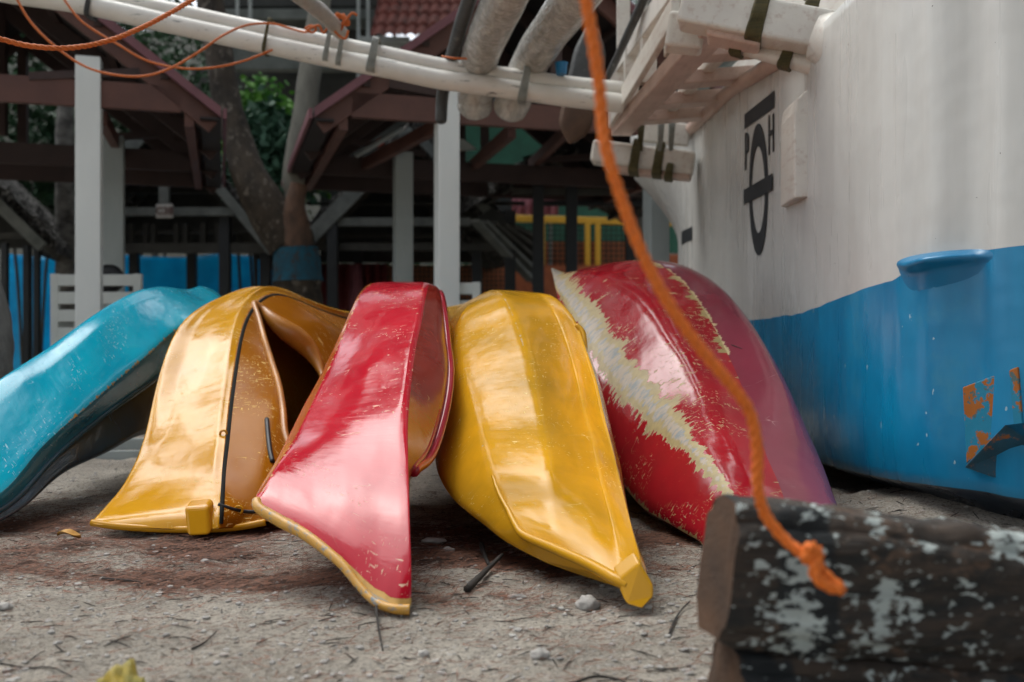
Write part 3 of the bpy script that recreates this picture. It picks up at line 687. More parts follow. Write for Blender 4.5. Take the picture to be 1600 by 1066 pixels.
def hx(y, z):
    x = lerp_tab(XT, y)
    if y > 5.9: x -= min(.30, .40*max(0, (z-1.1)/.55)**1.6*min(1, (y-5.9)/.6))
    # soft vertical folds in the moulding
    if y < 2.8: x += .012*math.cos((y-2.52)*38)*math.exp(-((y-2.5)/.25)**2)
    b = lerp_tab(BT, y)
    t = max(0, (.28-z)/.28); x += .05*t*t
    return x
hv = []; wl = []; zz = []; yy = []
ys = [0.8+ (7.3-.8)*i/220 for i in range(221)]
NZ = 46
for y in ys:
    b = lerp_tab(BT, y); gzt = lerp_tab(GT, y)
    prof = [(hx(y, b)+.55, -.02), (hx(y, b)+.24, .0), (hx(y, b)+.08, b-.035), (hx(y, b)+.014, b-.010)]
    prof += [(hx(y, b+(gzt-b)*j/NZ), b+(gzt-b)*j/NZ) for j in range(NZ+1)]
    xr = 2.9 if y < 6 else 2.9-(y-6)*.9
    prof += [(hx(y, gzt)+.05, gzt+.005), (max(xr, hx(y,gzt)+.1), gzt+.03), (max(xr, hx(y,gzt)+.1), .6), (max(xr-.5, hx(y,b)+.6), -.02)]
    for x, z in prof:
        hv.append((x, y, z)); wl.append(z-lerp_tab(WLT, y)-.004*noise.noise(Vector((y*9, 0, 0)))); zz.append(z-b+.001); yy.append(y)
n_ = NZ+1+8
hf = [(i*n_+j, i*n_+(j+1)%n_, (i+1)*n_+(j+1)%n_, (i+1)*n_+j) for i in range(len(ys)-1) for j in range(n_)]
hf += [tuple(range(n_))[::-1], tuple((len(ys)-1)*n_+j for j in range(n_))]
boat = thing('outrigger_boat', (1.9, 4, 0), 'large white outrigger boat with a blue lower hull, at the right', 'boat')
mesh('hull', hv, hf, M['hull'], boat, True, attrs={'wl': wl, 'zz': zz, 'yy': yy})
bh = BVHTree.FromPolygons([Vector(v) for v in hv], [f for f in hf if len(f) == 4])
g = MB(); g.tube([Vector((hx(y, lerp_tab(GT, y))-.012, y, lerp_tab(GT, y)-.01)) for y in [3.5+.1*i for i in range(25)]], .034, 8); g.build('gunwale_trim', M['boat_pink'], boat, True)
# draught mark: polygons in photograph outline laid on the hull side
def decal(polys, name, mat, off=.003, par=boat):
    v = []; f = []
    for P in polys:
        q = [hit(bh, x, y, 0) for x, y in P]
        if any(a is None for a in q): continue
        k = len(v); v += [a+Vector((-off, 0, 0)) for a in q]; f.append(list(range(k, k+len(q))))
    o = mesh(name, v, f, mat, par)
    s = o.modifiers.new('thick', 'SOLIDIFY'); s.thickness = .0015
    return o
def Q(*a): return list(a)
decal([Q((1164.5,179),(1211,142),(1211,168),(1164.5,202))], 'draught_bar', M['ink'])
ring = []
NR = 40
for i in range(NR):
    a0 = 2*math.pi*i/NR; a1 = 2*math.pi*(i+1)/NR
    E = lambda a: (1186.3+14.5*math.sin(a), 296-103*math.cos(a)); I = lambda a: (1186+10.4*math.sin(a), 296.5-68*math.cos(a)-.0)
    ring.append([E(a0), E(a1), I(a1), I(a0)])
decal(ring, 'draught_ring', M['ink'])
decal([Q((1164,297),(1209,271),(1209,297),(1164,320))], 'draught_bar', M['ink'], .005)
decal([Q((1165,208),(1167,207),(1167,265),(1165,267)), Q((1167,207),(1170.5,210),(1170.5,213),(1167,211.5)), Q((1169,211),(1171.2,214),(1171.2,236),(1169,238)), Q((1167,236),(1171,233),(1171,237),(1167,241))], 'letter_p', M['ink'])
decal([Q((1202,182),(1203.8,180),(1203.8,241),(1202,243)), Q((1208.6,178),(1210.4,176.5),(1210.4,236),(1208.6,238)), Q((1203.8,205),(1208.6,202),(1208.6,210),(1203.8,213))], 'letter_h', M['ink'])
decal([Q((1066,362),(1082,354),(1082,375),(1066,383))], 'draught_bar', M['ink'])
# vertical white fairing box
g = MB(); y0, y1 = 3.52, 3.78; xx = 1.045
zt, zb = CAMZ+(533-160)/F*3.6, CAMZ+(533-313)/F*3.6
def fair(y0, y1, zb, zt, dx):
    v = []; f = []
    for z, s in ((zb, 1), (zb+.3*(zt-zb), 1), (zt-.05, 1), (zt, .75), (zt+.03, 0)):
        for (yy_, dd) in ((y1+.03, 0), (y1, dx*.65*s), (y0+.06, dx*s), (y0+.02, dx*s), (y0, 0)):
            v.append((xx+.004-dd, yy_, z))
    for i in range(4):
        for j in range(4): f.append((i*5+j, i*5+j+1, i*5+6+j, i*5+5+j))
    f.append((0,1,2,3,4)); return v, f
v, f = fair(y0, y1, zb, zt, .045); g.add(v, f); fixn(bevel(g.build('hull_fairing', M['boat_white'], boat), .006, 3))
# blue scoop fairing on the waterline
v = []; f = []; NS, NT_ = 28, 12
for i in range(NS+1):
    t = i/NS
    px = 1400+t*158; top = 409-24*math.sin(min(1, t*1.25)*math.pi/2)+0*t+ (0 if t < .8 else 0); mid = 425-12*t; bot = 426+38*math.sin(min(1,(t*5.5))*math.pi/2)*(1-t)**.7+0
    bl = math.sin(min(1, t*2.6)*math.pi/2)*math.cos(max(0, (t-.25)/.75)*math.pi/2)**1.5
    top = 410-(20 if t < 1 else 0)*math.sin(t**.6*math.pi/2)-2*t
    for j in range(NT_+1):
        s = j/NT_; py = top+(bot-top)*s
        p = hit(bh, px, py)
        if s < .30: pr = math.sin(s/.30*math.pi/2)
        elif s < .45: pr = 1-.75*(s-.30)/.15
        else: pr = .25*(1-(s-.45)/.55)
        nrm_ = Vector((-.62, -.78, 0)).normalized()
        v.append(p+nrm_*(.085*bl*pr-.002) if p else W(px, py, 2.5))
for i in range(NS):
    for j in range(NT_): f.append((i*(NT_+1)+j, (i+1)*(NT_+1)+j, (i+1)*(NT_+1)+j+1, i*(NT_+1)+j+1))
blue_m = simple('blue_hull_paint', (.006,.19,.38), (.010,.14,.29), .32, 5, bump=.1)
mesh('scoop_fairing', v, f, blue_m, boat, True)
# rusted plate and its ledge
v = [hit(bh, x, y) for x, y in ((1506,605),(1592,573),(1600,668),(1512,724))]
nrm_ = (v[1]-v[0]).cross(v[3]-v[0]).normalized(); nrm_ = nrm_ if nrm_.dot(CAMP-v[0]) > 0 else -nrm_
vo = [p+nrm_*.006 for p in v]; g = MB(); g.hexa([v[3]-nrm_*.01, v[2]-nrm_*.01, vo[2], vo[3], v[0]-nrm_*.01, v[1]-nrm_*.01, vo[1], vo[0]])
pl_ = fixn(bevel(g.build('rusted_plate', M['patch'], boat), .003))
T0, T1 = hit(bh,1513,722), hit(bh,1602,660); O0, O1 = T0+nrm_*.03+Vector((.01,0,-.012)), T1+nrm_*.075; B0, B1 = hit(bh,1556,748), hit(bh,1612,690)
g = MB(); g.add([T0, T1, O1, O0, B0, B1], [(0,1,2,3),(3,2,5,4),(0,3,4),(1,5,2),(0,4,5,1)])
m_ = simple('rusted_dark_blue_bracket', (.004,.07,.12), (.002,.03,.05), .5, 12, dirt=(.28,.09,.015), dirtamt=.55)
fixn(bevel(g.build('plate_bracket', m_, boat), .003))

# platform & booms on the boat
def lash(name, c, ax, w_, h, nn=4, par=boat, mat=None, r=.007, pitch=.010, up=Vector((0,0,1))):
    ax = ax.normalized(); s = ax.cross(up).normalized(); u = s.cross(ax).normalized(); g = MB()
    for k in range(nn):
        o_ = ax*(k-(nn-1)/2)*pitch; pts = []
        for i in range(20):
            a = 2*math.pi*i/20; ca, sa = math.cos(a), math.sin(a)
            ca = math.copysign(abs(ca)**.35, ca); sa = math.copysign(abs(sa)**.35, sa)
            pinch = ax*(-(k-(nn-1)/2)*pitch*.35*(1+sa)/2)
            pts.append(c+o_+pinch+s*ca*(w_/2+.004)+u*sa*(h/2+.004))
        g.tube(pts, r, 6, closed=True)
    return g.build(name, mat or M['olive'], par, True)
def bbeam(name, p, q, w_, h, mat, par=boat, bw=.015, up=(0,0,1)):
    g = MB(); g.beam(p, q, w_, h, up); return bevel(g.build(name, mat, par), bw, 3)
# near boom (upper right) : upper box, stepped lower box, thin lower spar
A, B = W(1066,12,3.55), W(1330,62,3.42); bbeam('boom', A, B, .15, .135, M['boat_white'])
A2, B2 = W(1046,55,3.68), W(1140,62,3.62); bbeam('boom_end', W(1042,50,3.72), W(1100,56,3.70), .12, .13, M['boat_white'])
bbeam('boom_step', W(1108,48,3.56), W(1190,66,3.52), .14, .07, M['boat_pink'], bw=.012)
A3, B3 = W(1135,66,3.62), W(1290,108,3.5); g = MB(); g.tube([A3, A3.lerp(B3,.75), B3, W(1305,140,3.46)], [.03,.032,.04,.02], 12); g.build('lower_spar', M['boat_white'], boat, True)
d_ = (B-A).normalized()
for px, py in ((1186,30),(1260,42)): lash('lashing', W(px, py, 3.5), d_, .17, .165, 6, r=.008, pitch=.009)
d3 = (B3-A3).normalized()
for t in (.13, .62): lash('lashing', A3.lerp(B3, t), d3, .062, .062, 5, r=.006, pitch=.009)
for px in (1187, 1262):
    g = MB(); 
    for k in range(3): g.tube([W(px+(k-1)*5,-60,3.5), W(px+(k-1)*4, 0, 3.44)], .006, 5)
    g.build('hanging_cord', M['olive'], boat, True)
# hull joint swelling
g = MB(); g.tube([W(1275,55,3.44), W(1300,62,3.42), W(1322,72,3.40)], [.085,.10,.13], 16); g.build('boom_root', M['boat_white'], boat, True)
# far boom
A, B = W(926,238,5.6), W(1085,258,5.5); bbeam('boom', A, B, .16, .125, M['boat_white'], bw=.02)
bbeam('boom_step', W(950,262,5.62), W(1080,276,5.52), .13, .05, M['boat_pink'], bw=.015)
d_ = (B-A).normalized()
for px, py in ((994,247),(1030,251)): lash('lashing', W(px, py, 5.55), d_, .19, .17, 5, r=.009, pitch=.010)
lash('lashing', W(1046,270,5.5), d_, .15, .07, 4, r=.008, pitch=.011)
for px, t_ in ((1003,190),(1034,185),(1051,190)):
    g = MB()
    for k in range(3): g.tube([W(px+(k-1)*4, t_-10, 5.45), W(px-3+(k-1)*1.5, 236, 5.45)], .008, 5)
    g.build('hanging_cord', M['olive'] if px < 1010 else M['clear_tie'], boat, True)
bbeam('crossboard', W(1000,204,5.75), W(1078,212,5.7), .04, .13, M['boat_white'], bw=.012)
# outer rail of the platform
P0, P1 = W(970,203,5.5), W(1118,42,3.62); bbeam('rail', P0, P1, .115, .07, M['boat_pink'], bw=.008)
q0, q1 = W(959,196,5.5), W(1070,28,3.7); bbeam('rail_board', q0+Vector((-.02,0,.03)), q1+Vector((-.035,0,.03)), .03, .10, M['boat_white'], bw=.006)
U0, U1 = W(968,100,5.45), W(1072,-45,3.75); bbeam('rail', U0, U1, .05, .10, M['boat_white'], bw=.006)
for t in (.03, .24, .46, .72):
    a = P0.lerp(P1, t)+Vector((-.03,0,.04)); b_ = U0.lerp(U1, t)+Vector((0,0,0)); bbeam('rail_post', a, Vector((a.x, a.y, b_.z)), .07, .06, M['boat_white'], bw=.004, up=(0,1,0))
for t in (.14, .34, .56, .80):
    a = P0.lerp(P1, t)+Vector((.04,0,.01)); bbeam('cross_plank', a, Vector((1.10, a.y+.05, a.z+.04)), .12, .06, M['boat_pink'], bw=.006)
a, b_ = P0.lerp(P1, .04), P0.lerp(P1, .9)
bbeam('stringer', a+Vector((.22,0,.06)), b_+Vector((.17,0,.06)), .06, .05, M['boat_white'])
bbeam('gap_light_board', a+Vector((.30,0,.12)), b_+Vector((.26,0,.12)), .13, .025, simple('pale_blue_gap_light', (.28,.42,.46), (.2,.32,.36), .5, 6), bw=.003)  # added board, its pale blue paints in the light between the planks
g = MB(); g.box((1.35,3.6,1.62),(2.6,6.4,3.4)); bevel(g.build('cabin', M['boat_white'], boat), .03)
# side board rising at the platform's far end (white panel at the frame top)
g = MB(); g.beam(W(974,-60,5.75), W(974,120,5.75), .075, .03, (0,1,0)); g.beam(W(1004,-60,5.75), W(1004,90,5.75), .05, .03, (0,1,0)); bevel(g.build('rail_panel', M['boat_white'], boat), .004)

# ------------------------------------------------------------------ poles over the kayaks
pw = thing('outrigger_pole', W(480,80,5), 'long chipped white double pole crossing the top of the scene', 'pole')
D = 5.0
lowc = [(-120,-48),(0,-13),(135,8),(270,38),(371,60),(500,87),(540,95),(600,106),(685,124),(760,134),(863,149),(975,162)]
upc = [(-120,-70),(0,-34),(135,-12),(270,15),(371,37),(500,63),(540,71),(600,83),(685,101),(760,112),(863,127),(975,139)]
def wob(ps, r, seed):
    pts = spline([W(x, y, D) for x, y in ps], 120); rs = [r*(1+.06*noise.noise(Vector((i*.09, seed, 0)))) for i in range(121)]
    return pts, rs
g = MB(); g.tube(*wob(lowc, .049, 1), 18); g.build('pole', M['pole_white'], pw, True)
g = MB(); pts, rs = wob(upc, .043, 5); g.tube([p+Vector((0,.03,0)) for p in pts], rs, 18); g.build('pole', M['pole_white'], pw, True)
ax = W(600,106,D)-W(480,83,D)
for x, y, m_, nn in ((515,72,'clear_tie',3),(535,78,'clear_tie',3),(585,88,'clear_tie',5),(820,133,'clear_tie',5),(146,2,'dark_steel',3),(420,58,'olive',2)):
    lash('lashing', W(x, y, D), ax, .105, .165, nn, pw, M[m_], r=.005, pitch=.009)
def pole(name, ctrl, rs, mat, label, cat='pole', group=None, n=16, dome=True):
    pts = spline([W(*c) for c in ctrl], 60); rr = [rs[0]+(rs[1]-rs[0])*i/60 for i in range(61)]
    rr = [r*(1+.05*noise.noise(Vector((i*.15, pts[0].x*9, 0)))) for i, r in enumerate(rr)]
    if dome:
        d = (pts[0]-pts[1]).normalized(); r0 = rr[0]; ex = []; er = []
        for a in (85, 65, 40, 20): ex.append(pts[0]+d*r0*.7*math.sin(R(a))); er.append(max(.002, r0*math.cos(R(a))))
        pts = ex+pts; rr = er+rr
    g = MB(); g.tube(pts, rr, n); o = g.build(name, mat, None, True); return tag(o, label, cat, group)
pole('wrapped_pole', [(742,165,5.25),(750,90,5.0),(788,0,4.3),(850,-130,3.5)], (.094,.098), M['wrap'], 'thick wrapped pole with rounded end, just right of the thin dark pole', group='thick wrapped poles resting on the white pole')
pole('wrapped_pole', [(797,168,5.25),(836,85,5.0),(896,0,4.2),(985,-120,3.4)], (.094,.098), M['wrap'], 'thick wrapped pole slanting beside the grey paddle, the more tilted of two', group='thick wrapped poles resting on the white pole')
pole('dark_pole', [(689,188,5.2),(693,140,5.16),(714,60,4.9),(733,0,4.5),(760,-90,3.9)], (.031,.036), M['dark_steel'], 'thin dark metal pole left of the two thick wrapped poles')
pole('dark_pole', [(944,131,5.2),(962,95,5.0),(985,45,4.7),(1010,-10,4.4),(1030,-60,4.2)], (.019,.022), M['dark_steel'], 'thin weathered grey rod slanting beside the boat platform', n=10)
pole('white_spar', [(533,52,4.95),(505,22,4.7),(462,-12,4.3),(400,-60,3.8)], (.035,.042), simple('wrapped_white_spar', (.58,.53,.47), (.40,.36,.31), .4, 12, (1,1,3), .8, .015), 'short white wrapped spar tied to the double pole with orange rope', 'spar')
# paddle: one long blade behind the pole
g = MB(); cl = [W(925,45,5.45), W(922,80,5.45), W(915,120,5.45), W(905,160,5.45), W(897,200,5.45), W(890,224,5.45)]
v = []; f = []; wd = [.035,.085,.095,.09,.085,.012]; P = spline(cl, 20)
ws = [max(.01, a.x) for a in spline([(w_,0,0) for w_ in wd], 20)]
for i, p in enumerate(P):
    t = (P[min(i+1,20)]-P[max(i-1,0)]).normalized(); s = Vector((t.z, 0, -t.x))
    for j in range(8):
        a = 2*math.pi*j/8; v.append(p+s*math.cos(a)*ws[i]+Vector((0, math.sin(a)*.014, 0)))
for i in range(20):
    for j in range(8): f.append((i*8+j, i*8+(j+1)%8, i*8+8+(j+1)%8, i*8+8+j))
f += [tuple(range(8))[::-1], tuple(20*8+j for j in range(8))]
mi = [0 if (k//8) < 9 else 1 for k in range(160)]+[0, 1]
tag(mesh('paddle_blade', v, f, None, None, True, mats=[M['dark_steel'], M['blade_brown']], midx=mi), 'rounded blade, grey above and brown below, hanging behind the white pole', 'paddle')
# blue cup on the pole
c = W(877,108,4.98); g = MB(); g.tube([c+Vector((0,0,-.028)), c+Vector((0,0,.025)), c+Vector((0,0,.031))], [.026,.031,.034], 16); 
o = g.build('plastic_cup', M['cyan_plastic'], None, False); tag(o, 'small blue plastic cup wedged on top of the white pole', 'cup')

# ------------------------------------------------------------------ ropes
def strand(path, r, name, mat, n=None, pitch=None, seg=6, parent=None):
    L = sum((path[i+1]-path[i]).length for i in range(len(path)-1)); n = n or int(L/.006); pitch = pitch or r*7
    P = [];
    # arc length resample
    acc = [0]
    for i in range(len(path)-1): acc.append(acc[-1]+(path[i+1]-path[i]).length)
    k = 0
    for i in range(n+1):
        s = L*i/n
        while k < len(path)-2 and acc[k+1] < s: k += 1
        t = (s-acc[k])/max(1e-9, acc[k+1]-acc[k]); P.append(path[k].lerp(path[k+1], t))
    g = MB(); fr = []; nrm = None
    for i in range(n+1):
        t = (P[min(i+1,n)]-P[max(i-1,0)]).normalized()
        if nrm is None: nrm = t.orthogonal().normalized()
        nrm = (nrm-t*nrm.dot(t)).normalized(); fr.append((nrm.copy(), t.cross(nrm)))
    for q in range(3):
        pts = []
        for i in range(n+1):
            a = 2*math.pi*(L*i/n/pitch+q/3); pts.append(P[i]+(fr[i][0]*math.cos(a)+fr[i][1]*math.sin(a))*r*.5)
        g.tube(pts, r*.56, seg)
    return g.build(name, mat, parent, True)
def px_path(c, n=80): return spline([W(*p) for p in c], n)
tag(strand(px_path([(-60,45,2.9),(0,61,3.0),(50,72.5,3.05),(111,75,3.1),(169,64,3.2),(220,44,3.3),(263,22,3.4),(300,0,3.5),(350,-35,3.6)]), .0085, 'rope', M['rope']), 'thickest orange rope sagging across the upper left corner', 'rope', 'orange ropes hanging at the upper left')
tag(strand(px_path([(5,-40,4.6),(27,0,4.6),(50,37,4.6),(88,74,4.6),(135,105,4.6),(186,118,4.6),(230,118,4.6),(270,105,4.6),(311,81,4.62),(351,54,4.7),(388,39,4.86),(425,37,4.93),(452,44,4.96),(475,50,4.94),(484,48,4.9)]), .0062, 'rope', M['rope']), 'orange rope looping lowest and rising over the white double pole', 'rope', 'orange ropes hanging at the upper left')
tag(strand(px_path([(80,-30,4.8),(117,22,4.8),(142,44,4.8),(182,68,4.8),(230,95,4.8),(287,107,4.8),(338,105,4.82),(382,95,4.88),(426,78,4.93)]), .006, 'rope', M['rope']), 'orange rope whose end goes under the white double pole', 'rope', 'orange ropes hanging at the upper left')
def knot(c, R0, r, seed, n=14, flat=.7):
    rnd_ = random.Random(seed); pts = []
    for i in range(n):
        a = i*2.4; pts.append(c+Vector((math.cos(a)*R0*rnd_.uniform(.5,1), math.sin(a*1.3)*R0*flat*.8, math.sin(a)*R0*rnd_.uniform(.5,1))))
    return spline(pts, n*8)
kn = knot(W(533,33,4.86), .045, .007, 3, 16)
path = kn+spline([kn[-1], W(548,22,4.8), W(558,24,4.8)], 8)
tag(strand(path, .0065, 'rope_knot', M['rope'], pitch=.05), 'knot of orange rope tying the white spar to the pole', 'rope knot')
path = spline([W(484,48,4.9), W(477,45,4.86), W(486,40,4.84), W(494,46,4.84), W(488,51,4.85), W(481,47,4.83), W(498,40,4.84), W(505,52,4.86), W(515,42,4.84), W(530,56,4.84), W(540,60,4.82), W(544,48,4.82)], 60)
tag(strand(path, .0062, 'rope_knot', M['rope']), 'smaller orange rope knot just left of the white spar', 'rope knot')
tag(strand(px_path([(690,88,4.93),(710,91,4.9),(735,92,4.9),(748,96,4.92)]), .0055, 'rope', M['rope']), 'short orange rope tie under the two dark and wrapped poles', 'rope')
# foreground rope, down to the timber
fr_ = [(900,-60,.98),(913,-10,.99),(926,60,1.0),(936,130,1.01),(941,190,1.02),(949,240,1.02),(972,315,1.03),(1003,395,1.04),(1045,475,1.05),(1095,545,1.06),(1145,605,1.07),(1172,645,1.08),(1183,700,1.09),(1184,760,1.10),(1196,805,1.11),(1225,842,1.11),(1255,866,1.10)]
p1 = px_path(fr_, 160); kc = W(1268,868,1.095)
k2_ = knot(kc, .013, .006, 9, 9, .8)
tail = spline([k2_[-1], W(1272,895,1.09), W(1290,915,1.09), W(1316,922,1.095), W(1300,908,1.10), W(1282,890,1.1), W(1266,850,1.09)], 40)
tag(strand(p1+k2_+tail, .0068, 'rope', M['rope2'], pitch=.042), 'long bright orange rope hanging down in front, knotted onto the dark timber', 'rope')

# ------------------------------------------------------------------ foreground timber
def timber(name, p, q, w_, h, label, seed, endmat=True):
    d = (q-p); L = d.length; d.normalize(); s = Vector((0,1,0)); s = (s-d*s.dot(d)).normalized(); u = s.cross(d)*-1
    if u.z < 0: u = -u
    NL = 110; NW = 16; v = []; f = []; mi = []
    for i in range(NL+1):
        c = p+d*L*i/NL
        per = []
        for j in range(NW): per.append((-.5, -.5+j/NW))
        for j in range(NW): per.append((-.5+j/NW, .5))
        for j in range(NW): per.append((.5, .5-j/NW))
        for j in range(NW): per.append((.5-j/NW, -.5))
        for a, b in per:
            k = 1-.25*(max(0, min(abs(a), abs(b))-.28)/.22)**1.3; k *= 1-.05*max(0, 1-i/3)
            pt = c+s*a*w_*k+u*b*h*k
            nn = .006*noise.noise(pt*14+Vector((seed,0,0)))+.004*noise.noise(pt*40)
            v.append(pt+(s*a+u*b)*2*nn+d*(0.006*noise.noise(Vector((a*5, b*5, seed))) if i == 0 else 0))
    m = 4*NW
    Z = [(1180,848,14,9),(1192,880,11,9),(1195,905,11,9),(1240,878,26,18),(1255,900,26,14),(1250,950,30,34),(1185,965,20,12),(1250,985,42,22),(1240,1012,34,14),(1268,800,36,9),(1385,925,22,22),(1375,965,24,28),(1368,1008,34,22),(1425,938,22,18),(1430,968,12,10),(1150,796,12,10),(1565,850,26,22),(1590,842,16,20),(1545,945,10,10),(1290,1030,14,10),(1485,975,8,8)]
    pa = []
    for q in v:
        px_, py_ = 800+q.x/q.y*F, 533-(q.z-CAMZ)/q.y*F
        pa.append(min(.40, sum(math.exp(-((px_-a)/rx)**2-((py_-b)/ry)**2) for a, b, rx, ry in Z)*.33) if endmat else 0)
    for i in range(NL):
        for j in range(m): f.append((i*m+j, i*m+(j+1)%m, (i+1)*m+(j+1)%m, (i+1)*m+j)); mi.append(0)
    f.append(tuple(range(m))[::-1]); mi.append(1); f.append(tuple(NL*m+j for j in range(m))); mi.append(1)
    o = mesh(name, v, f, None, None, False, mats=[M['log'], M['log_end']], midx=mi, attrs={'paint': pa})
    return fixn(tag(o, label, 'timber', 'dark timbers stacked at the lower right'))
lx = lambda px, d: (px-800)/F*d
timber('timber', Vector((lx(1140,1.16), 1.235, .220)), Vector((1.05, 1.36, .105)), .12, .178, 'charred dark timber with flaking white paint, the upper one with rope on it', 3)
timber('timber', Vector((lx(1150,1.18), 1.25, .045)), Vector((.95, 1.33, -.03)), .14, .155, 'lower dark timber lying on the sand under the painted one', 8)

# ------------------------------------------------------------------ small things on the sand
def twig(ctrl, r, label, n=14):
    pts = []
    for x, y, z in ctrl:
        d = 778/(y-533); p = W(x, y, d); p.z = gz(p.x, p.y)+z; pts.append(p)
    g = MB(); P = spline(pts, n); g.tube(P, [r*(1-.5*i/n)*(1+.25*noise.noise(Vector((i*1.7,0,0)))) for i in range(n+1)], 7)
    tag(g.build('twig', M['twig'], None, True), label, 'twig')
twig([(730,925,.008),(757,900,.012),(785,878,.03)], .0085, 'thickest dark stick on the sand, left of the yellow kayak tip')
twig([(752,852,.02),(758,868,.014),(764,882,.01)], .007, 'stubby forked stick end behind the thick stick')
twig([(588,940,.02),(589,965,.014),(594,985,.006),(598,1004,.002)], .0028, 'thin curved dark twig below the tip of the bright red kayak')
twig([(300,1008,.003),(320,1000,.005),(338,988,.006)], .0022, 'short straight twig on bare sand in the lower left')
twig([(1046,985,.003),(1052,970,.005),(1064,955,.006),(1078,940,.01)], .0026, 'bent dark twig beside the left end of the timbers')
twig([(890,1062,.003),(925,1050,.006),(960,1050,.008),(982,1058,.003)], .003, 'arched twig on the sand at the bottom centre')
twig([(0,1022,.003),(40,1026,.003),(80,1033,.004),(113,1044,.003)], .0018, 'long wispy twig in the lower left corner')
twig([(160,896,.005),(190,898,.007),(220,900,.003)], .004, 'dark twig lying in the brown needles at left')
def pebble(x, y, r, label, sc_=(1.3,1,.7), seed=0):
    d = 778/(y-533); p = W(x, y, d); p.z = gz(p.x, p.y)
    bm = bmesh.new(); bmesh.ops.create_icosphere(bm, subdivisions=3, radius=1); 
    v = [p+Vector((q.co.x*sc_[0]*r, q.co.y*sc_[1]*r, (q.co.z*sc_[2]+.35)*r))*1+q.co*r*.35*noise.noise(q.co*1.6+Vector((seed,0,0))) for q in bm.verts]
    f = [[q.index for q in a.verts] for a in bm.faces]; bm.free()
    tag(mesh('coral_stone', v, f, M['rock'], None, True), label, 'stone', 'pale stones on the sand')
pebble(843,1018,.013,'pale rounded stone on the sand at the lower centre',seed=1)
pebble(678,840,.017,'flat pale stone right of the bright red kayak bow',(1.8,1,.5),2)
pebble(662,1012,.008,'small white stone below the bright red kayak tip',seed=3)
pebble(700,854,.011,'white shell bit just behind the needles by the yellow kayak',(1.5,1,.7),4)
pebble(7,953,.011,'white stone at the left edge of the frame',seed=5)
pebble(320,870,.009,'white stone among needles below the left yellow kayak',seed=6)
pebble(808,932,.010,'broken white coral bit right of the thick stick',(1.8,.8,.5),7)
pebble(918,935,.02,'largest angular grey stone below the right yellow kayak tip',(1.1,1,.8),8)
# yellow dead leaf
d = 778/(846-533); p = W(108,846,d); p.z = gz(p.x, p.y)+.012; v = []; f = []
for i in range(9):
    t = i/8; wdt = .019*math.sin(math.pi*t)**.7
    for j in (-1, 0, 1): v.append(p+Vector(((t-.5)*.06, j*wdt, .008*j*j+.006*math.sin(t*5))))
for i in range(8):
    for j in range(2): f.append((i*3+j, i*3+j+1, i*3+4+j, i*3+3+j))
o = tag(mesh('dead_leaf', v, f, M['leaf_dead'], None, True), 'curled yellow dead leaf on the needles left of the kayaks', 'leaf'); o.modifiers.new('t','SOLIDIFY').thickness = .001
# crumpled yellow plastic at the lower edge
bm = bmesh.new(); bmesh.ops.create_icosphere(bm, subdivisions=4, radius=1); v = []
c = Vector((lx(190,1.38), 1.38, -.01))
for q in bm.verts:
    n1 = noise.noise(q.co*2.1+Vector((4,0,0))); n2 = noise.noise(q.co*5); k = 1+.42*n1+.14*n2
    v.append(c+Vector((q.co.x*.030*k*1.15, q.co.y*.03*k, q.co.z*.052*k+.004)))
f = [[q.index for q in a.verts] for a in bm.faces]; bm.free()
tag(mesh('crumpled_plastic', v, f, simple('crumpled_yellow_plastic', (.60,.38,.02), (.25,.26,.07), .35, 30, (1,1,1), .8, .006, dirt=(.08,.13,.14), dirtamt=.6), None, True), 'crumpled yellow plastic scrap on the sand at the bottom left edge', 'litter')
# white board on the ground behind the blue kayak
g = MB(); 
b_ = thing('white_plank', W(170,712,4.6), 'weathered white boards lying on the ground behind the blue kayak', 'plank')
for k in range(2):
    g = MB(); g.beam(W(95,716-k*19,4.5+k*.25), W(260,712-k*19,4.5+k*.25), .02, .055, (0,0,1)); bevel(g.build('board', M['grey_post'], b_), .003)
